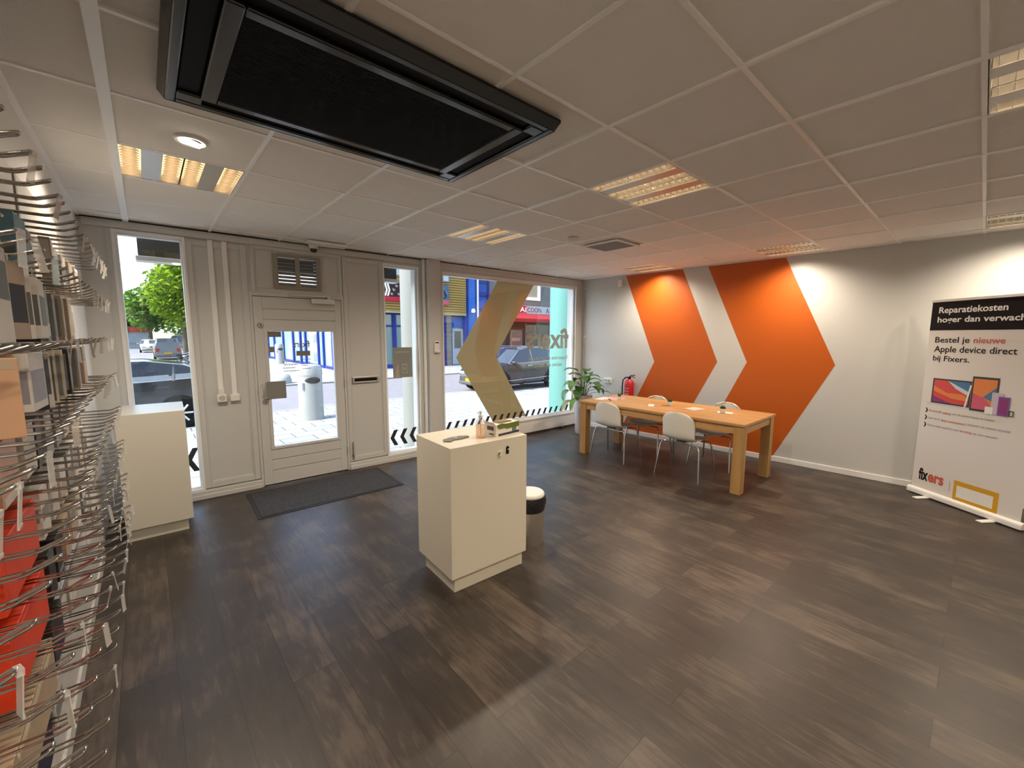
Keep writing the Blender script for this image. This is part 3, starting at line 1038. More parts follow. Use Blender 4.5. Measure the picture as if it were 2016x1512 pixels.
b = MB(); b.prism([(0.122, 0.858), (0.146, 0.858), (0.146, 0.885), (0.134, 0.885), (0.134, 0.893), (0.148, 0.893), (0.148, 0.902), (0.140, 0.912), (0.128, 0.910), (0.122, 0.900)], -cdp - 0.0015, -cdp + 0.001)
b.build('lock_symbol', M_BLACKM, cb)
lc = thing('display_plinth', 'white pedestal cabinet standing in the left corner under the window', 'cabinet', (0.0, 4.64, 0.0), -0.03)
MB().box(-0.215, 0.212, -0.30, 0.30, 0.10, 1.030).build('body', mat('cabinet_white', (0.66, 0.64, 0.56), 0.38), lc, bevel=0.0015)
MB().box(-0.215, 0.175, -0.27, 0.27, 0.0, 0.10).build('toe_kick', mat('cabinet_white'), lc)

# things on the middle cabinet
TOPZ = 0.965
bt = thing('sanitizer_bottle', 'clear pump bottle of hand sanitizer on the middle cabinet', 'bottle', (1.652, 2.19, TOPZ))
MB().lathe([(0.031, 0.0), (0.033, 0.004), (0.033, 0.105), (0.028, 0.122), (0.013, 0.132), (0.013, 0.140)], n=24).build('bottle_body', glass_mat('bottle_clear', (0.96, 0.90, 0.85), 0.12, 0.02, ((0.8, 0.7, 0.64), 0.08)), bt, smooth=True)
MB().lathe([(0.0, 0.006), (0.030, 0.006), (0.030, 0.090), (0.0, 0.090)], n=24).build('gel', glass_mat('gel_pink', (0.96, 0.86, 0.80), 0.04, 0.05, ((0.8, 0.62, 0.54), 0.06)), bt, smooth=True)
b = MB(); b.lathe([(0.015, 0.136), (0.015, 0.155), (0.008, 0.158), (0.006, 0.175)], n=14); b.tube([(0, 0, 0.172), (0.0, 0.0, 0.182)], 0.011, 10); b.tube([(0, 0, 0.180), (-0.026, -0.012, 0.180), (-0.034, -0.016, 0.174)], 0.0045, 6)
b.build('pump', M_PLAST, bt, smooth=True)
MB().tube([(0, 0, 0.02), (0, 0, 0.138)], 0.003, 6).build('dip_tube', M_PLAST, bt)
gb = thing('glove_box', 'white and green cardboard box of disposable gloves with torn top on the middle cabinet', 'box', (1.845, 2.195, TOPZ), 0.09)
M_CARD = mat('card_white', (0.72, 0.68, 0.60), 0.6)
MB().box(-0.115, 0.115, -0.055, 0.055, 0.0, 0.082).build('carton', M_CARD, gb, bevel=0.001)
MB().prism([(-0.10, 0.082), (-0.06, 0.088), (0.0, 0.079), (0.115, 0.083), (0.115, 0.045), (-0.01, 0.043), (-0.03, 0.052), (-0.08, 0.050), (-0.10, 0.064)], -0.0565, -0.055).build('green_print', mat('print_green', (0.13, 0.16, 0.035), 0.5), gb)
MB().box(-0.09, 0.115, -0.0565, -0.055, 0.003, 0.018).build('dark_print', mat('print_dark', (0.03, 0.02, 0.05), 0.5), gb)
MB().box(0.045, 0.085, -0.0572, -0.0565, 0.018, 0.045).build('teal_print', mat('print_teal', (0.10, 0.18, 0.13), 0.5), gb)
MB().box(-0.1165, -0.115, -0.035, 0.03, 0.042, 0.070).build('side_print', mat('print_purple', (0.07, 0.05, 0.09), 0.5), gb)
MB().box(-0.1165, -0.115, -0.035, 0.01, 0.012, 0.020).build('side_print', mat('print_dark'), gb)
b = MB(); b.prism([(-0.06, 0.083), (0.07, 0.083), (0.06, 0.090), (-0.045, 0.094)], -0.03, 0.03)
b.build('opening', mat('card_brown', (0.25, 0.18, 0.10), 0.8), gb)
b = MB()
b.add([(-0.115, -0.055, 0.082), (-0.115, 0.055, 0.082), (-0.135, 0.05, 0.103), (-0.135, -0.05, 0.103)], [(0, 1, 2, 3)])
b.build('open_flap', M_CARD, gb, solid=0.001)
fo = thing('folded_mask', 'folded grey face mask lying on the middle cabinet top', 'face mask', (1.505, 2.265, TOPZ), -0.05)
b = MB()
pts = [(-0.105, -0.02), (-0.085, 0.025), (-0.02, 0.045), (0.05, 0.045), (0.10, 0.02), (0.10, -0.005), (0.03, -0.03), (-0.03, -0.025), (-0.07, -0.05)]
b.prism(pts, 0.0, 0.008, 'xy')
b.build('mask_body', mat('mask_grey', (0.21, 0.20, 0.185), 0.8, noise=(30, 0.3)), fo, bevel=0.003)
MB().box(-0.02, 0.015, -0.012, 0.01, 0.008, 0.011, 0.4).build('folded_strip', mat('mask_pale', (0.45, 0.42, 0.36), 0.7), fo)
# waste bin behind the cabinet
wb = thing('waste_bin', 'round steel pedal bin with white lid and black bag behind the middle cabinet', 'bin', (2.222, 2.300, 0.0))
MB().lathe([(0.112, 0.0), (0.114, 0.015), (0.118, 0.36), (0.115, 0.37)], n=32).build('drum', mat('bin_steel', (0.55, 0.52, 0.47), 0.3, 0.9), wb, smooth=True)
MB().lathe([(0.119, 0.27), (0.125, 0.29), (0.132, 0.35), (0.126, 0.388), (0.116, 0.384)], n=32).build('bin_bag', mat('bag_black', (0.012, 0.012, 0.013), 0.35, bump=(40, 1.0)), wb, smooth=True)
MB().lathe([(0.114, 0.380), (0.119, 0.386), (0.119, 0.402), (0.110, 0.413), (0.04, 0.419), (0.0, 0.419)], n=32).build('lid', M_PLAST, wb, smooth=True)
MB().tube([(0.118, -0.03, 0.37), (0.140, -0.04, 0.35), (0.146, -0.045, 0.31), (0.135, -0.05, 0.285), (0.122, -0.045, 0.30)], 0.0025, 6).build('bag_loop', M_CHROME, wb, smooth=True)

# ------------------------------------------------------------------ table
M_OAKY = wood_material('oak_top', (0.58, 0.33, 0.13), (0.40, 0.20, 0.065), 1)
M_OAKX = wood_material('oak_rail', (0.54, 0.31, 0.12), (0.38, 0.19, 0.065), 0)
M_OAKZ = wood_material('oak_leg', (0.50, 0.30, 0.11), (0.34, 0.18, 0.06), 2)
TX0, TX1, TY0, TY1, TZ = 4.52, 5.47, 1.53, 3.69, 0.752
tb = thing('dining_table', 'long oak table with four chairs beside the orange wall', 'table', (TX0, TY0, 0))
tw, tl = TX1 - TX0, TY1 - TY0
MB().box(0, tw, 0, tl, TZ - 0.028, TZ).build('tabletop', M_OAKY, tb, bevel=0.002)
MB().box(0.10, tw - 0.10, 0.025, 0.047, TZ - 0.115, TZ - 0.028).build('apron', M_OAKX, tb)
MB().box(0.10, tw - 0.10, tl - 0.047, tl - 0.025, TZ - 0.115, TZ - 0.028).build('apron', M_OAKX, tb)
MB().box(0.025, 0.047, 0.10, tl - 0.10, TZ - 0.115, TZ - 0.028).build('apron', M_OAKY, tb)
MB().box(tw - 0.047, tw - 0.025, 0.10, tl - 0.10, TZ - 0.115, TZ - 0.028).build('apron', M_OAKY, tb)
for x in (0.012, tw - 0.112):
    for y in (0.012, tl - 0.112):
        MB().box(x, x + 0.10, y, y + 0.10, 0, TZ - 0.028).build('leg', M_OAKZ, tb, bevel=0.002)

# ------------------------------------------------------------------ chairs
M_SHELL = mat('chair_shell', (0.74, 0.71, 0.64), 0.42)


def make_chair():
    r = thing('shell_chair', '', 'chair', (0, 0, 0), 0, 'white shell chairs at the oak table')
    prof = [(0.225, 0.415, 0.165), (0.225, 0.437, 0.190), (0.19, 0.452, 0.208), (0.08, 0.447, 0.215), (-0.04, 0.440, 0.212), (-0.13, 0.440, 0.205), (-0.185, 0.462, 0.200),
            (-0.213, 0.515, 0.198), (-0.232, 0.60, 0.200), (-0.250, 0.69, 0.198), (-0.262, 0.755, 0.180), (-0.266, 0.785, 0.140), (-0.266, 0.790, 0.09)]
    vs, fs = [], []
    nx = 9
    for i, (x, z, hw) in enumerate(prof):
        back = min(1.0, max(0.0, (z - 0.45) / 0.12)) if x < 0 else 0.0
        for k in range(nx):
            t = -1 + 2 * k / (nx - 1)
            vs.append((x + 0.050 * t * t * back, t * hw, z + 0.022 * t * t * (1 - back) - (0.03 * t ** 4 if i >= 10 else 0)))
    for i in range(len(prof) - 1):
        for k in range(nx - 1):
            a = i * nx + k
            fs.append((a, a + 1, a + nx + 1, a + nx))
    MB().add(vs, fs).build('seat_shell', M_SHELL, r, smooth=80, subsurf=1, solid=0.012)
    b = MB()
    b.tube([(0.13, -0.15, 0.415), (0.13, 0.15, 0.415)], 0.009, 8)
    b.tube([(-0.12, -0.15, 0.405), (-0.12, 0.15, 0.405)], 0.009, 8)
    b.box(-0.13, 0.14, -0.06, 0.06, 0.408, 0.428)
    b.build('seat_frame', M_CHROME, r, smooth=True)
    for sx, sy in ((1, 1), (1, -1), (-1, 1), (-1, -1)):
        x0 = 0.13 if sx > 0 else -0.12
        z0 = 0.415 if sx > 0 else 0.405
        MB().tube([(x0, sy * 0.15, z0), (x0 + sx * 0.01, sy * 0.20, z0 + 0.003), (x0 + sx * 0.018, sy * 0.222, z0 - 0.012), (x0 + sx * 0.03, sy * 0.235, z0 - 0.05), (sx * 0.215 + 0.01, sy * 0.268, 0.0)], 0.0095, 10).build('leg', M_CHROME, r, smooth=True)
    return r


chair0 = make_chair()
CH = [((4.72, 3.21, 0), 0.02, 'white shell chair on the window side of the table, back to the room, nearest the window'),
      ((4.735, 2.24, 0), -0.02, 'white shell chair with its back to the room, nearer the camera of the two'),
      ((5.28, 3.05, 0), PI + 0.03, 'white shell chair against the orange wall side, nearer to the window'),
      ((5.43, 2.16, 0), PI - 0.05, 'white shell chair on the orange wall side, nearer the camera')]
CH[0] = (CH[0][0], CH[0][1], 'white shell chair with its back to the room, at the window end of the table')
for k, (loc, rz, lab) in enumerate(CH):
    if k == 0:
        chair0.location = loc
        chair0.rotation_euler = (0, 0, rz)
        chair0['label'] = lab
    else:
        dup(chair0, loc, rz, lab)

# ------------------------------------------------------------------ things on the table
M_LEAF = mat('leaf_green', (0.045, 0.13, 0.022), 0.35, noise=(6, 0.4))
M_SUCC = mat('succulent_green', (0.05, 0.11, 0.035), 0.5, noise=(40, 0.4))


def make_succulent(loc, label, kind):
    r = thing('succulent', label, 'plant', loc, 0, 'small potted succulents on the table')
    MB().lathe([(0.0, 0.0), (0.024, 0.0), (0.029, 0.006), (0.033, 0.055), (0.030, 0.055), (0.028, 0.045), (0.0, 0.045)], n=20).build('pot', M_PLAST, r, smooth=True)
    b = MB()
    if kind == 0:
        for k in range(11):
            a = k * 2.4
            t = 0.5 + 0.5 * (k % 3) / 2
            L = 0.052
            dx, dy = math.cos(a) * t, math.sin(a) * t
            b.tube([(dx * 0.008, dy * 0.008, 0.045), (dx * 0.022, dy * 0.022, 0.045 + L * 0.5), (dx * 0.034, dy * 0.034, 0.045 + L)], [0.008, 0.007, 0.001], 6)
    else:
        for k in range(60):
            th_ = math.acos(random.uniform(0.05, 1))
            ph = random.uniform(0, 2 * PI)
            d = Vector((math.sin(th_) * math.cos(ph), math.sin(th_) * math.sin(ph), math.cos(th_)))
            p0 = Vector((0, 0, 0.055)) + d * 0.012
            b.tube([p0, p0 + d * 0.018, p0 + d * 0.024], [0.006, 0.005, 0.001], 5)
    b.build('leaves', M_SUCC, r, smooth=True)
    return r


for (x, y, lab, kind) in ((4.96, 3.33, 'small spiky succulent in a white pot at the window end of the table', 0), (5.045, 2.62, 'small round succulent in a white pot in the middle of the table', 1), (5.03, 1.955, 'small bushy succulent in a white pot near the camera end of the table', 1)):
    make_succulent((x, y, TZ), lab, kind)


def sheet(name, label, cat, c, w, l, rz, m, h=0.002):
    o = MB().box(-w / 2, w / 2, -l / 2, l / 2, 0, h).build(name, m)
    o.location = (c[0], c[1], TZ)
    o.rotation_euler = (0, 0, rz)
    tag(o, label, cat)
    return o


M_PINK = mat('paper_pink', (0.66, 0.40, 0.36), 0.6)
M_PINKL = mat('paper_pale_pink', (0.72, 0.56, 0.52), 0.6)
M_PAPER = mat('paper_white', (0.78, 0.76, 0.72), 0.6)
sheet('pink_folder', 'pink paper folder under the succulent at the window end of the table', 'folder', (5.0, 3.44), 0.30, 0.24, 0.25, M_PINK, 0.0015)
sheet('white_sheet', 'white sheet of paper lying by the window end of the table', 'paper', (4.90, 3.57), 0.26, 0.13, 0.12, M_PAPER)
sheet('paper_slip', 'white paper slip lying mid table left of the round succulent', 'paper', (4.90, 2.80), 0.16, 0.07, 0.5, M_PAPER)
pad = sheet('pink_notepad', 'stack of pale pink paper on the table between two succulents', 'notepad', (5.03, 2.29), 0.20, 0.15, -0.2, M_PINKL, 0.010)
sheet('white_card', 'white card under the succulent nearest the camera', 'card', (5.09, 1.95), 0.11, 0.16, 0.3, M_PAPER, 0.001).location.z = TZ + 0.0
sheet('dark_card', 'small dark card beside the middle succulent', 'card', (5.005, 2.66), 0.06, 0.09, 0.3, mat('card_dark', (0.12, 0.09, 0.07), 0.5), 0.0012)
o = MB().tube([(-0.07, 0, 0.006), (0.06, 0, 0.006), (0.072, 0, 0.006)], [0.005, 0.005, 0.001], 8).build('pen', M_BLACKM, smooth=True)
o.location = (4.86, 3.42, TZ); o.rotation_euler = (0, 0, 0.9)
tag(o, 'black pen lying on the table beside the pink folder', 'pen')

# ------------------------------------------------------------------ peace lily in the corner
pl = thing('potted_plant', 'large leafy green plant in a tall white pot in the corner by the window', 'plant', (5.52, 4.42, 0))
MB().lathe([(0.0, 0.0), (0.125, 0.0), (0.13, 0.01), (0.150, 0.66), (0.142, 0.66), (0.138, 0.62), (0.0, 0.62)], n=28).build('pot', mat('pot_white', (0.72, 0.64, 0.60), 0.4), pl, smooth=True)
MB().lathe([(0.0, 0.60), (0.14, 0.60), (0.14, 0.625), (0.0, 0.63)], n=20).build('soil', mat('soil', (0.03, 0.02, 0.014), 0.95), pl)


def leaf(az, reach, rise, length, width, droop, m=M_LEAF, parent=pl, roll=0.0):
    d = Vector((math.cos(az), math.sin(az), 0))
    base = d * 0.03 + Vector((0, 0, 0.62))
    tip0 = d * reach + Vector((0, 0, 0.62 + rise))
    mid = base.lerp(tip0, 0.5) + Vector((0, 0, rise * 0.28)) - d * reach * 0.12
    b = MB()
    b.use(mat('stem_green', (0.08, 0.16, 0.04), 0.5)).tube([base, mid, tip0], 0.0045, 6)
    n = 7
    side = Vector((-d.y, d.x, 0)) * math.cos(roll) + Vector((0, 0, 1)) * math.sin(roll)
    vs = []
    cpt = tip0.copy()
    ang = math.atan2(rise, reach) * 0.4
    for k in range(n + 1):
        t = k / n
        w = width * math.sin(PI * min(1.0, t * 0.92 + 0.07)) ** 0.8 * (1 - 0.35 * t) if k < n else 0.001
        vs += [cpt - side * w + Vector((0, 0, 0.25 * w)), cpt, cpt + side * w + Vector((0, 0, 0.25 * w))]
        cpt = cpt + (d * math.cos(ang) + Vector((0, 0, math.sin(ang)))) * (length / n)
        ang -= droop / n
    fs = []
    for k in range(n):
        fs += [(3 * k, 3 * k + 1, 3 * k + 4, 3 * k + 3), (3 * k + 1, 3 * k + 2, 3 * k + 5, 3 * k + 4)]
    b.use(m).add(vs, fs)
    return b.build('leaf', None, parent, smooth=80)


M_LEAFL = mat('leaf_light', (0.13, 0.26, 0.04), 0.35, noise=(6, 0.3))
M_LEAFY = mat('leaf_yellow', (0.34, 0.33, 0.12), 0.45)
for (az, re, ri, le, wi, dr, m) in (
        (3.9, 0.12, 0.34, 0.26, 0.075, 1.6, M_LEAF), (2.7, 0.10, 0.44, 0.24, 0.07, 1.2, M_LEAF), (0.4, 0.08, 0.42, 0.22, 0.065, 1.3, M_LEAF),
        (3.3, 0.20, 0.26, 0.24, 0.075, 2.0, M_LEAFL), (3.6, 0.26, 0.14, 0.22, 0.07, 2.2, M_LEAF), (2.9, 0.24, 0.12, 0.24, 0.065, 2.4, M_LEAFL),
        (4.6, 0.14, 0.24, 0.24, 0.07, 1.9, M_LEAF), (5.3, 0.18, 0.20, 0.20, 0.055, 2.1, M_LEAF), (5.9, 0.24, 0.13, 0.18, 0.05, 2.2, M_LEAF),
        (1.2, 0.12, 0.28, 0.2, 0.06, 1.8, M_LEAF), (4.2, 0.10, 0.40, 0.20, 0.06, 1.4, M_LEAF), (2.2, 0.18, 0.2, 0.2, 0.06, 2.0, M_LEAF),
        (3.45, 0.34, 0.30, 0.05, 0.012, 1.5, M_LEAF), (5.0, 0.30, 0.30, 0.16, 0.022, 1.6, M_LEAF), (5.4, 0.32, 0.10, 0.14, 0.04, 1.6, M_LEAF),
        (3.0, 0.07, 0.36, 0.22, 0.06, 1.0, M_LEAF), (4.0, 0.06, 0.30, 0.24, 0.07, 1.5, M_LEAF), (5.0, 0.07, 0.34, 0.20, 0.055, 1.3, M_LEAF), (1.8, 0.06, 0.34, 0.22, 0.06, 1.1, M_LEAF),
        (3.6, 0.14, 0.18, 0.22, 0.07, 1.9, M_LEAF), (4.9, 0.10, 0.16, 0.2, 0.06, 1.9, M_LEAF), (5.7, 0.10, 0.28, 0.2, 0.055, 1.5, M_LEAF), (2.5, 0.14, 0.24, 0.2, 0.065, 1.7, M_LEAFL),
        (3.5, 0.33, 0.02, 0.30, 0.04, 1.3, M_LEAFL), (3.2, 0.30, -0.02, 0.28, 0.045, 1.2, M_LEAFY), (3.8, 0.27, -0.05, 0.24, 0.04, 1.3, M_LEAFY)):
    leaf(az, re * 1.08, ri, le * 1.2, wi * 1.4, dr, m)
# radiator-like socket foot under the ledge
vs_ = thing('ledge_valve', 'small chrome pipe valve on the floor under the window ledge', 'valve', front_pt(5.50, -0.05, 0))
b = MB(); b.tube([(0, 0, 0.0), (0, 0, 0.045)], 0.014, 10); b.tube([(-0.025, 0, 0.032), (0.03, 0, 0.032)], 0.012, 10)
b.build('valve_body', M_CHROME, vs_, smooth=True)

# ------------------------------------------------------------------ roll-up banner
BL, BR = Vector((6.06, 0.385, 0)), Vector((5.50, -0.36, 0))
bd = (BR - BL)
BW = bd.length
ba = math.atan2(bd.y, bd.x)
bn = thing('rollup_banner', 'white roll-up advertising banner with black heading at the right edge', 'banner', BL, ba)
M_BANN = mat('banner_white', (0.70, 0.66, 0.63), 0.5)
M_INK = mat('banner_ink', (0.016, 0.012, 0.013), 0.6, spec=0.1)
M_BRED = mat('banner_red', (0.55, 0.10, 0.06), 0.5)
b = MB()
b.tube([(-0.012, 0, 0.045), (BW + 0.012, 0, 0.045)], 0.030, 12)
b.box(-0.01, BW + 0.01, -0.03, 0.05, 0.012, 0.045)
b.build('cassette', M_PLAST, bn, smooth=True, bevel=0.004)
for x in (0.19, BW - 0.19):
    MB().box(x - 0.025, x + 0.025, -0.16, 0.16, 0.0, 0.012).build('foot', M_PLAST, bn, bevel=0.004)
BZ0, BZ1 = 0.06, 1.995
BX0, BX1 = 0.015, BW - 0.015
MB().box(BX0, BX1, -0.003, 0.0, BZ0, BZ1).build('banner_sheet', M_BANN, bn)
MB().box(BX0 - 0.004, BX1 + 0.004, -0.012, 0.008, BZ1, BZ1 + 0.028).build('top_rail', M_PLAST, bn, bevel=0.003)
MB().tube([(BW / 2, 0.02, 0.04), (BW / 2, 0.02, BZ1)], 0.008, 8).build('support_pole', M_ALU, bn, smooth=True)
bn_y = -0.0045
MB().box(BX0, BX1, -0.0036, -0.003, 1.715, BZ1).build('heading_panel', M_INK, bn)
M_BTXT = mat('banner_text_white', (0.82, 0.80, 0.77), 0.5)
bh = BX1 - BX0


def bx(t):
    return BX0 + t * bh


lettering('heading_line', 'Reparatiekosten', (bx(0.075), bx(0.685), 1.865, 1.945), M_BTXT, bn, bn_y, 0.02)
lettering('heading_line', 'hoger dan verwacht?', (bx(0.07), bx(0.90), 1.775, 1.850), M_BTXT, bn, bn_y, 0.02)
lettering('text_line', 'Bestel je', (bx(0.07), bx(0.40), 1.575, 1.650), M_INK, bn, bn_y, 0.012)
lettering('text_line', 'nieuwe', (bx(0.435), bx(0.70), 1.592, 1.645), M_BRED, bn, bn_y, 0.02)
lettering('text_line', 'Apple device direct', (bx(0.07), bx(0.80), 1.480, 1.560), M_INK, bn, bn_y, 0.012)
lettering('text_line', 'bij', (bx(0.07), bx(0.145), 1.395, 1.465), M_INK, bn, bn_y, 0.012)
lettering('text_line', 'Fixers.', (bx(0.18), bx(0.42), 1.408, 1.463), M_INK, bn, bn_y, 0.012)
# pictured devices
M_PB = mat('print_bezel', (0.03, 0.028, 0.03), 0.4)
pd = MB()
pd.use(M_PB).box(bx(0.10), bx(0.47), -0.0042, -0.0036, 0.985, 1.235)
pd.use(M_ALU).prism([(bx(0.05), 0.985), (bx(0.52), 0.985), (bx(0.50), 0.972), (bx(0.07), 0.972)], -0.0042, -0.0036)
pd.use(mat('print_red', (0.62, 0.06, 0.05), 0.4)).box(bx(0.115), bx(0.455), -0.0048, -0.0042, 1.0, 1.22)
pd.use(mat('print_blue', (0.06, 0.17, 0.33), 0.4)).prism([(bx(0.25), 1.22), (bx(0.455), 1.22), (bx(0.455), 1.13), (bx(0.38), 1.15)], -0.0052, -0.0048)
pd.use(mat('print_sky', (0.55, 0.66, 0.72), 0.4)).prism([(bx(0.25), 1.22), (bx(0.455), 1.13), (bx(0.455), 1.09), (bx(0.33), 1.15)], -0.0054, -0.0052)
pd.use(mat('print_orange', (0.72, 0.22, 0.05), 0.4)).prism([(bx(0.115), 1.16), (bx(0.25), 1.10), (bx(0.40), 1.10), (bx(0.455), 1.07), (bx(0.455), 1.04), (bx(0.30), 1.05), (bx(0.115), 1.11)], -0.0052, -0.0048)
pd.use(mat('print_plum', (0.25, 0.03, 0.16), 0.4)).prism([(bx(0.115), 1.0), (bx(0.30), 1.0), (bx(0.115), 1.06)], -0.0052, -0.0048)
pd.build('laptop_picture', None, bn)
pd = MB()
pd.use(M_PB).box(bx(0.475), bx(0.70), -0.0060, -0.0054, 0.965, 1.285)
pd.use(mat('print_orange')).box(bx(0.490), bx(0.685), -0.0066, -0.0060, 0.985, 1.265)
pd.use(mat('print_magenta', (0.60, 0.10, 0.16), 0.4)).prism([(bx(0.49), 1.13), (bx(0.60), 1.09), (bx(0.685), 0.985), (bx(0.49), 0.985)], -0.0070, -0.0066)
pd.use(mat('print_blue')).prism([(bx(0.58), 1.10), (bx(0.685), 1.20), (bx(0.685), 1.06)], -0.0072, -0.0070)
pd.use(M_BTXT).prism([(bx(0.425), 0.985), (bx(0.44), 0.985), (bx(0.475), 1.20), (bx(0.46), 1.20)], -0.0068, -0.0064)
pd.build('tablet_picture', None, bn)
pd = MB()
pd.use(mat('print_lilac', (0.55, 0.47, 0.56), 0.4)).box(bx(0.655), bx(0.745), -0.0080, -0.0074, 0.955, 1.155)
pd.use(mat('print_violet', (0.20, 0.07, 0.30), 0.4)).box(bx(0.71), bx(0.80), -0.0086, -0.0080, 0.955, 1.125)
pd.use(mat('print_plum')).box(bx(0.722), bx(0.788), -0.0090, -0.0086, 0.97, 1.11)
pd.use(M_BTXT).box(bx(0.61), bx(0.675), -0.0092, -0.0086, 0.955, 1.02)
pd.use(M_PB).ring((bx(0.80), bx(0.84), 0.96, 1.01), (bx(0.808), bx(0.832), 0.967, 1.003), -0.0086, -0.0080)
pd.build('phone_picture', None, bn)
M_GREYTX = mat('banner_small_text', (0.22, 0.19, 0.19), 0.5)
for k, (t1, zz) in enumerate((('Persoonlijk', 0.90), ('Laat ons je', 0.825), ('Ruil je oude', 0.75))):
    b = MB()
    b.prism([(bx(0.055), zz + 0.024), (bx(0.068), zz + 0.024), (bx(0.082), zz), (bx(0.068), zz), ], -0.0042, -0.0036)
    b.prism([(bx(0.055), zz - 0.024), (bx(0.068), zz), (bx(0.082), zz), (bx(0.068), zz - 0.024)], -0.0042, -0.0036)
    b.build('bullet', M_INK, bn)
lettering('small_text', 'Persoonlijk', (bx(0.095), bx(0.225), 0.885, 0.913), M_GREYTX, bn, bn_y, 0.0)
lettering('small_text', 'advies', (bx(0.235), bx(0.315), 0.885, 0.910), M_BRED, bn, bn_y, 0.01)
lettering('small_text', 'om de juiste keuze te maken', (bx(0.325), bx(0.70), 0.885, 0.913), M_GREYTX, bn, bn_y, 0.0)
lettering('small_text', 'Laat ons je', (bx(0.095), bx(0.215), 0.810, 0.838), M_GREYTX, bn, bn_y, 0.0)
lettering('small_text', 'data overzetten', (bx(0.225), bx(0.45), 0.810, 0.835), M_BRED, bn, bn_y, 0.01)
lettering('small_text', '| meteen na nieuw toestel', (bx(0.46), bx(0.83), 0.810, 0.838), M_GREYTX, bn, bn_y, 0.0)
lettering('small_text', 'Ruil je oude toestel in voor', (bx(0.095), bx(0.41), 0.735, 0.763), M_GREYTX, bn, bn_y, 0.0)
lettering('small_text', 'korting', (bx(0.42), bx(0.52), 0.735, 0.763), M_BRED, bn, bn_y, 0.01)
lettering('small_text', 'op een nieuwe', (bx(0.53), bx(0.74), 0.735, 0.760), M_GREYTX, bn, bn_y, 0.0)
lettering('logo_lettering', 'fix', (bx(0.065), bx(0.165), 0.165, 0.29), M_INK, bn, bn_y, 0.035)
lettering('logo_lettering', 'ers', (bx(0.166), bx(0.325), 0.165, 0.250), M_BRED, bn, bn_y, 0.035)
MB().box(bx(0.385), bx(0.388), -0.0042, -0.0036, 0.14, 0.24).build('divider', M_GREYTX, bn)
MB().ring((bx(0.425), bx(0.815), 0.065, 0.265), (bx(0.455), bx(0.775), 0.105, 0.220), -0.0045, -0.0036).build('tape_frame', mat('yellow_tape', (0.62, 0.33, 0.015), 0.45), bn)
MB().box(bx(0.455), bx(0.775), -0.0042, -0.0036, 0.105, 0.220).build('paper_patch', M_PAPER, bn)

# ================================================================== DISPLAY WALL on the left
XW = -0.36
rk = thing('display_rack', 'white display wall with rails and a low plinth along the left side', 'display rack', (XW, 0, 0))
MB().box(0.0, 0.016, -0.6, 3.72, 0.40, 2.30).build('back_panel', mat('rack_white', (0.70, 0.67, 0.63), 0.45), rk)
b = MB()
b.box(0.0, 0.022, -0.6, 4.19, 0.0, 0.075); b.box(0.0, 0.012, -0.6, 4.19, 0.075, 0.40); b.box(0.0, 0.017, -0.6, 4.19, 0.36, 0.40)
b.build('plinth', mat('plinth_grey', (0.55, 0.54, 0.52), 0.45), rk, bevel=0.002)
ROWZ = [2.03, 1.83, 1.63, 1.43, 1.225, 1.02, 0.815, 0.61]
ROWN = ['top', 'second', 'third', 'fourth', 'fifth', 'sixth', 'seventh', 'bottom']
for z in ROWZ:
    MB().box(0.016, 0.024, -0.6, 3.72, z - 0.040, z - 0.006).build('rail', M_ALU, rk, bevel=0.002)
for y in (0.6, 1.6, 2.6, 3.69):
    MB().box(0.016, 0.022, y - 0.015, y + 0.015, 0.40, 2.30).build('upright', mat('upright_grey', (0.35, 0.33, 0.31), 0.5), rk)


def project(P):
    d = Vector(P) - Vector((0, 0, CAM_H))
    z = d.dot(fw)
    return (1008 + FPX * d.dot(r2) / z, 756 - FPX * d.dot(u2) / z) if z > 0.05 else (-999, 0)


R_ = 0.0029
hk = MB()
LH = 0.198
path = []
for sgn in (-1, 1):
    pts_ = [(0.0, sgn * 0.010, -0.014), (LH - 0.055, sgn * 0.010, -0.016), (LH - 0.042, sgn * 0.010, -0.014), (LH - 0.006, sgn * 0.0095, 0.001), (LH - 0.001, sgn * 0.005, 0.0035)]
    path += pts_ if sgn < 0 else pts_[::-1]
hk.tube(path, R_, 8)
hook0 = hk.build('display_hook', M_CHROME, None, smooth=True)
HOOKM = hook0.data
bpy.data.objects.remove(hook0)
tg = MB()
tg.box(-0.003, 0.004, -0.008, 0.008, -0.004, 0.005)
tg.box(0.001, 0.0025, -0.0105, 0.0105, -0.062, -0.003)
tg.box(0.0025, 0.0035, -0.0105, 0.0105, -0.062, -0.056)
tag0 = tg.build('price_tag', M_CLEAR)
TAGM = tag0.data
bpy.data.objects.remove(tag0)
rng = random.Random(5)
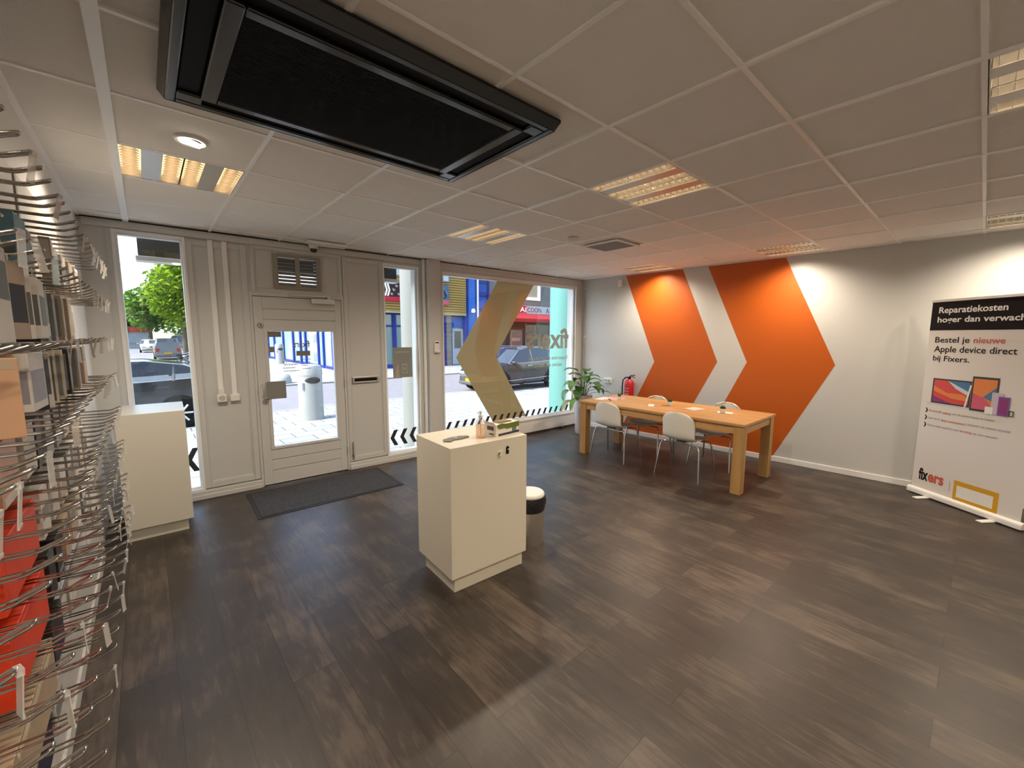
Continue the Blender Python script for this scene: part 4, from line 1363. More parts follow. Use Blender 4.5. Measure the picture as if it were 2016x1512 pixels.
for r_i, z in enumerate(ROWZ):
    ys = []
    k = 0
    while k < 24:
        y = 0.66 + 0.1175 * k
        xt = 0.0055 * (y - 1.2)
        if y < 3.5:
            q = project((XW + 0.01 + LH + xt, y, z))
            if q[0] > -30 and q[1] < 1530:
                ys.append((y, xt))
        k += 1
    for n_, (y, xt) in enumerate(ys):
        has = (y > 2.45) or rng.random() < (0.34 if r_i < 7 else 0.5)
        h = bpy.data.objects.new('display_hook', HOOKM)
        COL.objects.link(h)
        h.location = (XW + 0.012 + xt, y, z)
        h.rotation_euler = (0, rng.uniform(-0.02, 0.02), rng.uniform(-0.02, 0.02))
        tag(h, 'chrome hook%s, %s row of display wall, %s from camera' % (' with price tag' if has else ' without tag', ROWN[r_i], ordinal(n_)),
            'hook', 'chrome hooks in the %s row of the display wall' % ROWN[r_i])
        if has:
            t = bpy.data.objects.new('price_tag', TAGM)
            COL.objects.link(t)
            t.parent = h
            t.location = (LH, 0, 0.001)
            t.rotation_euler = (rng.uniform(-0.15, 0.15), rng.uniform(-0.12, 0.25), rng.uniform(-0.5, 0.5))

C_ = dict(white=(0.74, 0.70, 0.65), tan=(0.50, 0.38, 0.28), copper=(0.60, 0.36, 0.22), grey=(0.24, 0.24, 0.24), slate=(0.12, 0.135, 0.14), black=(0.018, 0.015, 0.016), orange=(0.80, 0.055, 0.012),
          peach=(0.70, 0.40, 0.27), beige=(0.46, 0.36, 0.25), blue=(0.16, 0.34, 0.44), cream=(0.70, 0.62, 0.46), lilac=(0.32, 0.31, 0.36), navy=(0.02, 0.022, 0.06), pale=(0.60, 0.58, 0.55))


def pm(c):
    return mat('pack_' + c, C_[c], 0.42, noise=(12, 0.06))


# row, front x, y0, y1, z0, z1, depth, body, panel colour, panel z-range (fractions), phrase, turn
P_ = [
    (0, -0.255, 1.86, 2.02, 1.86, 2.00, 0.03, 'blue', 'slate', (0.1, 0.35), 'pale blue pouch with dark device', 0.0),
    (0, -0.270, 2.10, 2.22, 1.84, 2.00, 0.02, 'grey', 'lilac', (0.2, 0.8), 'grey see-through pouch', 0.0),
    (0, -0.240, 2.33, 2.43, 1.82, 2.01, 0.03, 'tan', 'white', (0.55, 0.95), 'tan card pack with white top', 0.05),
    (0, -0.250, 2.50, 2.62, 1.83, 2.00, 0.03, 'white', 'tan', (0.1, 0.5), 'white card pack with tan foot', 0.0),
    (0, -0.250, 2.72, 2.84, 1.83, 2.00, 0.03, 'white', 'slate', (0.3, 0.7), 'white card pack with dark band', 0.0),
    (0, -0.250, 2.95, 3.09, 1.83, 2.00, 0.03, 'tan', 'white', (0.1, 0.3), 'tan card pack with pale foot', 0.0),
    (0, -0.250, 3.20, 3.32, 1.83, 2.00, 0.03, 'white', 'tan', (0.4, 0.9), 'white card pack with tan front', 0.0),
    (1, -0.180, 1.075, 1.195, 1.635, 1.805, 0.05, 'white', 'slate', (0.45, 0.85), 'white accessory box with dark device picture', 0.0),
    (1, -0.190, 1.255, 1.345, 1.640, 1.795, 0.018, 'tan', 'black', (0.22, 0.72), 'black phone case pack with tan ends', -0.25),
    (1, -0.190, 1.37, 1.465, 1.640, 1.795, 0.018, 'white', 'slate', (0.2, 0.65), 'white phone case pack with slate window', 0.30),
    (1, -0.185, 1.50, 1.63, 1.640, 1.785, 0.022, 'white', 'slate', (0.22, 0.72), 'white and dark phone case pack', 0.05),
    (1, -0.215, 1.69, 1.77, 1.63, 1.78, 0.06, 'black', 'grey', (0.1, 0.9), 'dark grey phone case pack', 0.1),
    (1, -0.215, 1.83, 1.92, 1.63, 1.78, 0.07, 'grey', 'pale', (0.1, 0.35), 'grey phone case pack with pale foot', 0.05),
    (1, -0.215, 1.97, 2.06, 1.63, 1.78, 0.07, 'grey', 'slate', (0.1, 0.9), 'slate grey slim pack', 0.05),
    (1, -0.210, 2.12, 2.22, 1.63, 1.785, 0.07, 'tan', 'grey', (0.08, 0.92), 'tan edged pack with grey front', 0.05),
    (1, -0.210, 2.30, 2.41, 1.63, 1.785, 0.07, 'tan', 'cream', (0.1, 0.9), 'tan pack with cream front', 0.0),
    (1, -0.240, 2.70, 2.80, 1.63, 1.78, 0.05, 'white', 'tan', (0.2, 0.8), 'white slim pack with tan front', 0.0),
    (2, -0.180, 1.100, 1.235, 1.470, 1.610, 0.035, 'copper', 'tan', (0.86, 0.98), 'plain copper brown accessory box', 0.18),
    (2, -0.185, 1.33, 1.455, 1.485, 1.610, 0.03, 'white', 'lilac', (0.14, 0.70), 'white screen protector pack with grey window', -0.05),
    (2, -0.200, 1.52, 1.61, 1.465, 1.60, 0.02, 'black', 'slate', (0.1, 0.85), 'black phone case pack', 0.25),
    (2, -0.200, 1.64, 1.72, 1.455, 1.60, 0.03, 'white', 'slate', (0.25, 0.9), 'white case pack with slate window', 0.15),
    (2, -0.205, 1.78, 1.86, 1.450, 1.60, 0.04, 'cream', 'slate', (0.05, 0.92), 'cream edged pack with slate front', 0.10),
    (2, -0.205, 1.92, 2.02, 1.450, 1.60, 0.04, 'cream', 'grey', (0.05, 0.92), 'cream edged pack with grey front', 0.08),
    (2, -0.205, 2.08, 2.18, 1.445, 1.60, 0.05, 'black', 'grey', (0.1, 0.9), 'dark edged grey pack', 0.05),
    (2, -0.200, 2.26, 2.39, 1.445, 1.60, 0.05, 'tan', 'grey', (0.05, 0.95), 'tan edged grey pack', 0.05),
    (2, -0.200, 2.48, 2.60, 1.445, 1.60, 0.05, 'tan', 'tan', (0.1, 0.9), 'tan card pack', 0.0),
    (3, -0.265, 1.42, 1.60, 1.255, 1.405, 0.06, 'peach', 'white', (0.0, 0.14), 'peach box with white edge', 0.0),
    (3, -0.262, 1.66, 1.80, 1.265, 1.405, 0.05, 'white', 'pale', (0.3, 0.7), 'white box with pale band', 0.0),
    (3, -0.265, 1.84, 1.92, 1.25, 1.40, 0.05, 'black', 'black', (0.1, 0.9), 'black slim block in the gap', 0.0),  # solid black block fills the gap between neighbouring boxes
    (3, -0.262, 1.97, 2.09, 1.25, 1.40, 0.05, 'lilac', 'white', (0.6, 0.9), 'lilac grey box with white label', 0.0),
    (3, -0.262, 2.15, 2.27, 1.25, 1.40, 0.05, 'grey', 'pale', (0.2, 0.6), 'grey box with pale band', 0.0),
    (3, -0.262, 2.34, 2.46, 1.25, 1.40, 0.05, 'white', 'slate', (0.3, 0.8), 'white box with slate window', 0.0),
    (3, -0.262, 2.54, 2.66, 1.25, 1.40, 0.05, 'white', 'tan', (0.3, 0.8), 'white box with tan window', 0.0),
    (3, -0.262, 2.74, 2.86, 1.25, 1.40, 0.05, 'white', 'lilac', (0.1, 0.6), 'white box with lilac window', 0.0),
    (4, -0.270, 1.36, 1.74, 1.005, 1.190, 0.07, 'orange', 'orange', (0.1, 0.9), 'bright orange red carton', 0.0),
    (4, -0.270, 1.82, 1.94, 0.98, 1.19, 0.05, 'white', 'grey', (0.35, 0.6), 'tall white box with grey oval', 0.0),
    (4, -0.270, 2.00, 2.12, 0.98, 1.19, 0.05, 'pale', 'slate', (0.6, 0.9), 'pale tall box with slate head', 0.0),
    (4, -0.268, 2.18, 2.30, 1.00, 1.19, 0.05, 'white', 'tan', (0.1, 0.5), 'white tall box with tan foot', 0.0),
    (4, -0.268, 2.36, 2.48, 1.00, 1.19, 0.05, 'grey', 'white', (0.55, 0.9), 'grey tall box with white head', 0.0),
    (4, -0.268, 2.55, 2.67, 1.02, 1.19, 0.05, 'white', 'lilac', (0.2, 0.8), 'white tall box with lilac print', 0.0),
    (4, -0.268, 2.74, 2.86, 1.02, 1.19, 0.05, 'tan', 'white', (0.2, 0.6), 'tan tall box with white band', 0.0),
    (4, -0.268, 2.94, 3.06, 1.02, 1.19, 0.05, 'white', 'slate', (0.2, 0.6), 'white tall box with dark band', 0.0),
    (5, -0.270, 1.34, 1.75, 0.790, 0.985, 0.07, 'orange', 'orange', (0.1, 0.9), 'bright orange red carton', 0.0),
    (5, -0.272, 1.83, 1.93, 0.77, 0.98, 0.05, 'black', 'slate', (0.75, 0.95), 'black tall box', 0.0),
    (5, -0.272, 1.97, 2.07, 0.78, 0.98, 0.05, 'black', 'grey', (0.1, 0.2), 'black tall box with grey foot', 0.0),
    (5, -0.270, 2.14, 2.25, 0.80, 0.98, 0.05, 'tan', 'slate', (0.55, 0.8), 'tan box with dark print', 0.0),
    (5, -0.270, 2.31, 2.42, 0.80, 0.98, 0.05, 'tan', 'grey', (0.5, 0.8), 'tan box with grey print', 0.0),
    (5, -0.270, 2.49, 2.60, 0.81, 0.98, 0.05, 'white', 'cream', (0.4, 0.9), 'white box with cream print', 0.0),
    (5, -0.270, 2.68, 2.80, 0.81, 0.98, 0.05, 'grey', 'white', (0.4, 0.9), 'grey box with white print', 0.0),
    (6, -0.268, 1.24, 1.72, 0.575, 0.775, 0.07, 'beige', 'cream', (0.80, 0.92), 'large beige carton with yellow stripe', 0.0),
    (6, -0.278, 1.80, 1.98, 0.56, 0.77, 0.05, 'black', 'navy', (0.1, 0.5), 'large black box', 0.0),
    (7, -0.285, 1.20, 1.42, 0.43, 0.57, 0.05, 'white', 'slate', (0.15, 0.5), 'white low box with dark print', 0.0),
    (7, -0.290, 1.50, 1.72, 0.43, 0.56, 0.045, 'black', 'navy', (0.1, 0.9), 'black low block in the gap', 0.0),  # gap between the low boxes built as a black block
    (7, -0.290, 1.78, 1.92, 0.43, 0.56, 0.045, 'pale', 'grey', (0.2, 0.6), 'pale low box', 0.0),
]
NEARN = {}
for (r_i, xf, y0, y1, z0, z1, dp, bc, pc, pf, phrase, turn) in P_:
    n_ = NEARN.get(r_i, 0)
    NEARN[r_i] = n_ + 1
    w, h = y1 - y0, z1 - z0
    if 2 < r_i < 7:
        z0 = max(z0, ROWZ[r_i + 1] + 0.014)
        w, h = y1 - y0, z1 - z0
    bx0 = max(xf - dp, XW + 0.026)
    d_ = xf - bx0
    root = thing('accessory_package', '%s, %s from camera, %s row of display wall' % (phrase, ordinal(n_), ROWN[r_i]), 'package',
                 (xf - d_ / 2, (y0 + y1) / 2, z0), turn, 'boxed accessories in the %s row of the display wall' % ROWN[r_i])
    MB().box(-d_ / 2, d_ / 2, -w / 2, w / 2, 0, h).build('box_body', pm(bc), root, bevel=0.0015)
    a, c = pf
    MB().box(d_ / 2, d_ / 2 + 0.0006, -w * 0.42, w * 0.42, h * a, h * c).build('printed_panel', pm(pc), root)
    MB().box(-d_ * 0.38, d_ * 0.38, -w / 2 - 0.0006, -w / 2, h * a, h * c).build('printed_side', pm(pc if pc != 'cream' else bc), root)
    tz = max(ROWZ[r_i] - 0.018 - z0, h + 0.006)
    MB().ring((-0.016, 0.016, h - 0.012, tz), (-0.012, 0.012, h + 0.002, tz - 0.004), -0.0006, 0.0006).build('hang_tab', M_CLEAR, root).rotation_euler = (0, 0, PI / 2)

# ================================================================== STREET
mat_in = mat


def mat(name, color=(0.8, 0.8, 0.8), rough=0.5, metal=0.0, **kw):
    """outdoor materials: every colour darkened to offset the strong daylight and exposure"""
    if rough >= 0.35 and metal < 0.2:
        kw.setdefault('spec', 0.06)
    return mat_in(name, tuple(c * 0.45 for c in color), rough, metal, **kw)


M_PAVE = brick_material('pavement_slabs', (0.185, 0.185, 0.19), (0.25, 0.25, 0.252), (0.08, 0.08, 0.085), 0.6, 0.4, 'XY', 0.012)
M_ASPH = mat_in('road_paving', (0.125, 0.115, 0.13), 0.8, noise=(3, 0.15))
M_KERB = mat('kerb_stone', (0.42, 0.41, 0.40), 0.8)
b = MB(); b.prism([(-60, 5.34), (90, 2.4), (90, 12.3), (-60, 12.3)], GZ - 0.3, GZ, 'xy')
struct(b.build('pavement', M_PAVE))
b = MB(); b.prism([(-60, 12.3), (90, 12.3), (90, 140), (-60, 140)], GZ - 0.3, GZ - 0.06, 'xy')
struct(b.build('road', M_ASPH))
b = MB(); b.prism([(3.6, 18.7), (90, 18.7), (90, 24.2), (8.6, 24.2), (7.4, 60), (3.6, 60)], GZ - 0.2, GZ, 'xy')
struct(b.build('far_pavement', M_PAVE))
b = MB(); b.box(-60, 90, 12.15, 12.32, GZ - 0.2, GZ + 0.004); b.box(3.45, 90, 18.55, 18.72, GZ - 0.2, GZ + 0.004)
struct(b.build('kerb_strip', M_KERB))
b = MB()
for k in range(4):
    b.box(-2.6, -0.2, 24 + k * 9, 24.35 + k * 9, GZ - 0.06, GZ - 0.054)
tag(b.build('road_marking', mat('road_paint', (0.8, 0.8, 0.8), 0.7)), 'white painted bars on the side road', 'road marking')

# shop sign box hung on the outside of the facade
sg = thing('shop_sign_box', 'dark sign box with pale lower edge hanging outside above the door', 'sign', FRONT_T, FA)
MB().box(0.0, 2.62, 0.34, 0.46, 2.405, 3.10).build('back_board', mat('sign_back', (0.055, 0.058, 0.055), 0.22, 0.1), sg)
MB().box(-0.02, 2.64, 0.32, 0.48, 2.36, 2.405).build('lower_edge', M_ALU, sg, bevel=0.004)
for u in (0.4, 1.3, 2.2):
    MB().box(u - 0.02, u + 0.02, 0.19, 0.34, 2.75, 2.79).build('bracket', M_ALU, sg)

# street columns
for (x, y, r_, col, lab) in ((3.42, 6.25, 0.27, (0.36, 0.37, 0.36), 'round white column on the pavement outside the narrow window'), (6.98, 6.15, 0.33, (0.20, 0.46, 0.43), 'round turquoise column on the pavement outside the big window')):
    c = thing('street_column', lab, 'column', (x, y, GZ))
    MB().lathe([(r_, 0.0), (r_, 3.6)], n=40).build('shaft', mat('column_%d' % int(x), col, 0.5), c, smooth=True)
    MB().lathe([(r_ + 0.02, 0.0), (r_ + 0.02, 0.05)], n=40).build('base', M_KERB, c, smooth=True)

# litter bins
M_BIN = mat('litter_bin_white', (0.60, 0.60, 0.58), 0.4, 0.2, noise=(4, 0.12))


def litter_bin(x, y, rz, label, s=1.0):
    r = thing('litter_bin', label, 'litter bin', (x, y, GZ), rz, 'white street litter bins')
    MB().lathe([(0.27, 0.0), (0.27, 0.03), (0.265, 1.10 * s)], n=36, sx=1.0, sy=0.75).build('bin_body', M_BIN, r, smooth=True)
    MB().lathe([(0.275, 1.10 * s), (0.27, 1.24 * s), (0.24, 1.33 * s), (0.10, 1.36 * s), (0.0, 1.36 * s)], n=36, sx=1.0, sy=0.75).build('bin_hood', M_BIN, r, smooth=True)
    MB().lathe([(0.0, -0.005), (0.75, -0.005), (1.0, 0.03), (1.0, 0.05), (0.0, 0.05)], (0, 0, 0), 28, 'y', sx=0.165, sy=0.085).build('opening', mat('bin_opening', (0.05, 0.05, 0.055), 0.5, noise=(20, 0.8)), r, smooth=True).location = (0.05, -0.207, 0.98 * s)
    MB().box(-0.17, -0.13, -0.185, -0.165, 0.75 * s, 0.92 * s).build('sticker', mat('bin_sticker', (0.35, 0.42, 0.5), 0.5), r)
    return r


litter_bin(2.87, 10.5, -0.25, 'white oval street litter bin outside the door, near side of the road', 0.97)
litter_bin(7.0, 32.5, -0.2, 'white street litter bin far away across the road by the blue shop fronts', 1.05)
sb = thing('stone_bollard', 'rounded white stone bollard on the pavement edge across the road', 'bollard', (4.15, 19.3, GZ))
MB().lathe([(0.38, 0.0), (0.40, 0.12), (0.34, 0.32), (0.18, 0.42), (0.0, 0.45)], n=24).build('stone', mat('bollard_stone', (0.6, 0.6, 0.58), 0.7), sb, smooth=True)

# ------------------------------------------------------------------ cars
M_TYRE = mat('tyre', (0.015, 0.015, 0.016), 0.8)
M_CGLASS = mat('car_glass', (0.03, 0.04, 0.045), 0.04, 0.0, spec=0.8)
M_PLATE = mat('number_plate_yellow', (0.85, 0.55, 0.02), 0.4)
M_HEAD = mat('head_lamp', (0.7, 0.72, 0.75), 0.1, 0.3)
M_TAIL = mat('tail_lamp', (0.45, 0.02, 0.02), 0.2)


def make_car(label, paint, loc, rz, L=4.3, H=1.55, W=1.8, glass=None, rails=False, boxy=False, wheel_r=0.33, see_through=False):
    """front of the car points along local -X"""
    r = thing('car', label, 'car', loc, rz)
    hw = W / 2
    k = L / 4.3
    if boxy:
        st = [(0.0, .60, .60, .78), (0.10, .80, .80, .90), (0.35, .95, .95, .95), (0.9, 1.05, 1.05, .98), (1.05, 1.08, 1.10, .98), (1.55, 1.05, H - .06, .99), (2.0, 1.05, H, 1.0), (3.2, 1.05, H, 1.0), (4.05, 1.05, H - .02, .99), (4.18, 1.02, H - .30, .97), (4.25, .95, .95, .95), (4.3, .55, .55, .90)]
    else:
        st = [(0.0, .52, .52, .72), (0.08, .70, .70, .84), (0.30, .84, .84, .92), (0.95, .96, .96, .97), (1.15, .99, 1.00, .98), (1.80, 1.00, H - .09, 1.0), (2.15, 1.01, H - .01, 1.0), (2.9, 1.03, H, 1.0), (3.55, 1.06, H - .09, .98), (3.95, 1.08, H - .26, .96), (4.18, 1.05, 1.06, .94), (4.3, .58, .58, .86)]
    zb = 0.22
    vs = []
    for (x, zs, zt, ws) in st:
        w = hw * ws
        wt = w * (0.97 - 0.27 * min(1, (zt - zs) / 0.5))
        sec = [(0, zb), (w * 0.86, zb), (w * 0.98, zb + 0.12), (w, zb + (zs - zb) * 0.62), (w * 0.965, zs), (wt, zt), (wt * 0.6, zt + 0.018), (0, zt + 0.025)]
        full = [(-y, z) for y, z in sec[::-1]] + sec[1:]
        vs += [(x * k - L / 2, y, z) for y, z in full[:-1]]
    n = 14
    body, gl_s, gl_f = [], [], []
    for i in range(len(st) - 1):
        for q in range(n):
            f = (i * n + q, i * n + (q + 1) % n, (i + 1) * n + (q + 1) % n, (i + 1) * n + q)
            ztop = st[i][2] - st[i][1] > 0.15 or st[i + 1][2] - st[i + 1][1] > 0.15
            side = q in (2, 10)
            topq = q in (0, 1, 11, 12, 13)
            if side and ztop and 4 <= i <= len(st) - 3:
                gl_s.append(f)
            elif q in (0, 1, 11, 12) and (i == 4 or (i == len(st) - 3 and not boxy) or (boxy and i == len(st) - 4)):
                gl_f.append(f)
            else:
                body.append(f)
    body.append(tuple(range(n - 1, -1, -1)))
    body.append(tuple(range((len(st) - 1) * n, len(st) * n)))

    def sub(fl, nm, m, **kw):
        used = sorted({v for f in fl for v in f})
        mp = {v: i for i, v in enumerate(used)}
        return MB().add([vs[v] for v in used], [[mp[v] for v in f] for f in fl]).build(nm, m, r, smooth=50, **kw)
    sub(body, 'car_body', paint)
    G = glass or M_CGLASS
    sub(gl_s, 'side_window', G)
    sub(gl_f, 'windscreen', G)
    # pillars and chrome line along the window bottom
    b = MB()
    for s_ in (-1, 1):
        pts_ = []
        for (x, zs, zt, ws) in st[4:-2]:
            pts_.append((x * k - L / 2, s_ * hw * ws * 0.968, zs + 0.005))
        b.tube(pts_, 0.012, 6)
        pts_ = []
        for (x, zs, zt, ws) in st[4:-2]:
            w = hw * ws
            wt = w * (0.97 - 0.27 * min(1, (zt - zs) / 0.5))
            pts_.append((x * k - L / 2, s_ * (wt + 0.004), zt))
        b.tube(pts_, 0.012, 6)
    b.build('window_trim', M_CHROME, r, smooth=True)
    b = MB()
    for s_ in (-1, 1):
        for x in (2.35, 3.35):
            i = 6
            b.tube([(x * k - L / 2, s_ * hw * 0.972, 1.02), (x * k - L / 2 + 0.03, s_ * hw * 0.705, H - 0.02 - (0.06 if x > 3 and not boxy else 0))], 0.028, 6)
    b.build('pillar', M_DARK, r, smooth=True)
    if rails:
        for s_ in (-1, 1):
            MB().tube([(1.75 * k - L / 2, s_ * hw * 0.70, H - 0.05), (2.0 * k - L / 2, s_ * hw * 0.70, H + 0.045), (3.4 * k - L / 2, s_ * hw * 0.70, H + 0.02), (3.7 * k - L / 2, s_ * hw * 0.68, H - 0.09)], 0.016, 6).build('roof_rail', M_CHROME, r, smooth=True)
    for s_ in (-1, 1):
        MB().tube([(0.95 * k - L / 2, s_ * (hw + 0.003), zb + 0.17), (3.1 * k - L / 2, s_ * (hw + 0.003), zb + 0.22)], 0.014, 6).build('side_strip', M_CHROME if rails else M_DARK, r, smooth=True)
        MB().lathe([(0.0, -0.09), (0.07, -0.07), (0.09, 0.0), (0.06, 0.05), (0.0, 0.06)], (1.32 * k - L / 2, s_ * (hw + 0.10), 1.04), 12, 'x', sx=1.3, sy=0.8).build('mirror', paint, r, smooth=True)
        for xq in (0.80, 3.42):
            xx = xq * k - L / 2
            MB().lathe([(wheel_r + 0.055, -0.02 * s_), (wheel_r + 0.06, 0.006 * s_), (wheel_r - 0.02, 0.008 * s_)], (xx, s_ * hw * 0.985, wheel_r), 28, 'y').build('wheel_arch', M_TYRE, r, smooth=True)
            w_ = MB().lathe([(0.05, -0.16 * s_), (wheel_r - 0.01, -0.16 * s_), (wheel_r, -0.13 * s_), (wheel_r, -0.01 * s_), (wheel_r - 0.02, 0.012 * s_), (wheel_r * 0.68, 0.014 * s_), (wheel_r * 0.66, -0.01 * s_), (0.0, -0.015 * s_)], (xx, s_ * (hw + 0.002), wheel_r), 28, 'y').build('wheel', M_TYRE, r, smooth=True)
            rm = MB()
            rm.lathe([(0.0, 0.012 * s_), (0.05, 0.012 * s_), (0.06, -0.008 * s_)], (xx, s_ * (hw + 0.004), wheel_r), 14, 'y')
            for q in range(7):
                a = q * 2 * PI / 7
                rm.tube([(xx + 0.04 * math.cos(a), s_ * (hw + 0.008), wheel_r + 0.04 * math.sin(a)), (xx + wheel_r * 0.66 * math.cos(a), s_ * (hw + 0.008), wheel_r + wheel_r * 0.66 * math.sin(a))], 0.022, 6)
            rm.build('rim', M_ALU, w_, smooth=True)
        for xq in (2.05, 3.05):
            MB().tube([(xq * k - L / 2, s_ * (hw + 0.012), 0.90), (xq * k + 0.2 - L / 2, s_ * (hw + 0.012), 0.905)], 0.016, 6).build('door_handle', M_CHROME if rails else paint, r, smooth=True)
        MB().box(-L / 2 + 0.02, -L / 2 + 0.30, s_ * hw * 0.62 - 0.17, s_ * hw * 0.62 + 0.17, 0.60, 0.70).build('headlight', M_HEAD, r, bevel=0.03)
        MB().box(L / 2 - 0.16, L / 2 - 0.005, s_ * hw * 0.72 - 0.12, s_ * hw * 0.72 + 0.12, 0.70, 0.98).build('tail_light', M_TAIL, r, bevel=0.03)
    MB().box(-L / 2 - 0.015, -L / 2 + 0.01, -0.26, 0.26, 0.36, 0.47).build('number_plate', M_PLATE, r)
    MB().box(L / 2 - 0.01, L / 2 + 0.015, -0.26, 0.26, 0.52, 0.63).build('number_plate', M_PLATE, r)
    MB().box(-L / 2 - 0.02, -L / 2 + 0.25, -hw * 0.78, hw * 0.78, 0.24, 0.36).build('front_bumper', M_DARK, r, bevel=0.03)
    MB().box(L / 2 - 0.2, L / 2 + 0.02, -hw * 0.8, hw * 0.8, 0.26, 0.46).build('rear_bumper', M_DARK, r, bevel=0.03)
    return r


M_CARD1 = mat('car_dark_brown', (0.035, 0.026, 0.030), 0.16, 0.3, coat=0.8)
M_CARD2 = mat('car_dark_blue', (0.03, 0.038, 0.05), 0.14, 0.4, coat=0.8)
M_CARS = mat('car_grey', (0.15, 0.14, 0.14), 0.3, 0.5, coat=0.4)
M_CARW = mat('car_white', (0.6, 0.6, 0.62), 0.3, coat=0.4)
make_car('dark brown parked crossover car with chrome roof rails outside the big window', M_CARD1, (10.72, 12.05, GZ), -0.02, L=4.15, H=1.55, W=1.82, rails=True, wheel_r=0.35)
make_car('dark blue hatchback car parked close outside the left window', M_CARD2, (-0.75, 12.15, GZ), 0.0, L=4.1, H=1.45, W=1.72, glass=glass_mat('car_glass_clear', (0.62, 0.68, 0.68), 0.10))
make_car('grey people carrier driving away on the side road seen through the left window', M_CARS, (1.35, 46.0, GZ - 0.06), PI / 2 + PI, L=4.4, H=1.75, W=1.8, boxy=True)
make_car('white car parked far back on the left of the side road', M_CARW, (0.35, 66.0, GZ - 0.06), PI / 2, L=4.2, H=1.5, W=1.75)
make_car('white van parked across the end of the side road', M_CARW, (3.6, 74.0, GZ - 0.06), 0.1, L=5.0, H=2.0, W=1.9, boxy=True)

# ------------------------------------------------------------------ bicycles
M_BIKE = mat('bike_dark', (0.03, 0.03, 0.035), 0.4, 0.3)
M_BIKES = mat('bike_silver', (0.45, 0.45, 0.48), 0.35, 0.6)


def ring_pts(c, r_, n=20):
    return [(c[0] + r_ * math.cos(2 * PI * k / n), c[1], c[2] + r_ * math.sin(2 * PI * k / n)) for k in range(n + 1)]


def bicycle(loc, rz, label, m):
    r = thing('bicycle', label, 'bicycle', loc, rz, 'bicycles parked along the side road')
    for x in (-0.53, 0.53):
        w = MB().tube(ring_pts((x, 0, 0.35), 0.335), 0.018, 6).build('wheel', M_TYRE, r, smooth=True)
        b = MB()
        for k in range(8):
            a = k * PI / 8
            b.tube([(x - 0.32 * math.cos(a), 0, 0.35 - 0.32 * math.sin(a)), (x + 0.32 * math.cos(a), 0, 0.35 + 0.32 * math.sin(a))], 0.003, 4)
        b.build('spokes', M_BIKES, w)
    b = MB()
    for p, q in (((-0.53, 0, 0.35), (-0.1, 0, 0.32)), ((-0.1, 0, 0.32), (-0.22, 0, 0.85)), ((-0.53, 0, 0.35), (-0.2, 0, 0.78)), ((-0.1, 0, 0.32), (0.36, 0, 0.78)), ((-0.2, 0, 0.74), (0.35, 0, 0.84)), ((0.53, 0, 0.35), (0.33, 0, 0.95))):
        b.tube([p, q], 0.018, 6)
    b.build('frame', m, r, smooth=True)
    MB().tube([(0.15, -0.27, 1.05), (0.30, -0.22, 1.05), (0.33, 0, 1.0), (0.30, 0.22, 1.05), (0.15, 0.27, 1.05)], 0.013, 6).build('handlebar', M_BIKES, r, smooth=True)
    MB().box(-0.36, -0.10, -0.07, 0.07, 0.87, 0.93).build('saddle', M_TYRE, r, bevel=0.02)
    return r


for k, (x, y, a) in enumerate(((1.62, 30.6, 0.35), (1.95, 31.5, 0.25), (2.25, 32.5, 0.45), (2.5, 33.5, 0.2), (2.75, 34.6, 0.4), (2.0, 29.4, 0.5))):
    bicycle((x, y, GZ - 0.06), a, ['bicycle parked second nearest in the row seen through the left window', 'bicycle parked third nearest in the row seen through the left window', 'bicycle parked fourth nearest in the row seen through the left window',
                                   'bicycle parked fifth nearest in the row seen through the left window', 'bicycle parked farthest in the row seen through the left window', 'bicycle parked nearest in the row seen through the left window'][k], M_BIKES if k % 2 else M_BIKE)

# ------------------------------------------------------------------ trees
M_BARK = mat('bark', (0.16, 0.13, 0.10), 0.9, noise=(6, 0.3))


def leaf_mat(name, c):
    m = mat(name, c, 0.6, noise=(0.7, 0.55))
    nt = m.node_tree
    p = nt.nodes['Principled BSDF']
    out = [n for n in nt.nodes if n.type == 'OUTPUT_MATERIAL'][0]
    tl = nt.nodes.new('ShaderNodeBsdfTranslucent')
    tl.inputs[0].default_value = (c[0] * 1.9, c[1] * 1.7, c[2] * 0.8, 1)
    mx = nt.nodes.new('ShaderNodeMixShader')
    mx.inputs[0].default_value = 0.45
    nt.links.new(p.outputs[0], mx.inputs[1]); nt.links.new(tl.outputs[0], mx.inputs[2]); nt.links.new(mx.outputs[0], out.inputs[0])
    return m


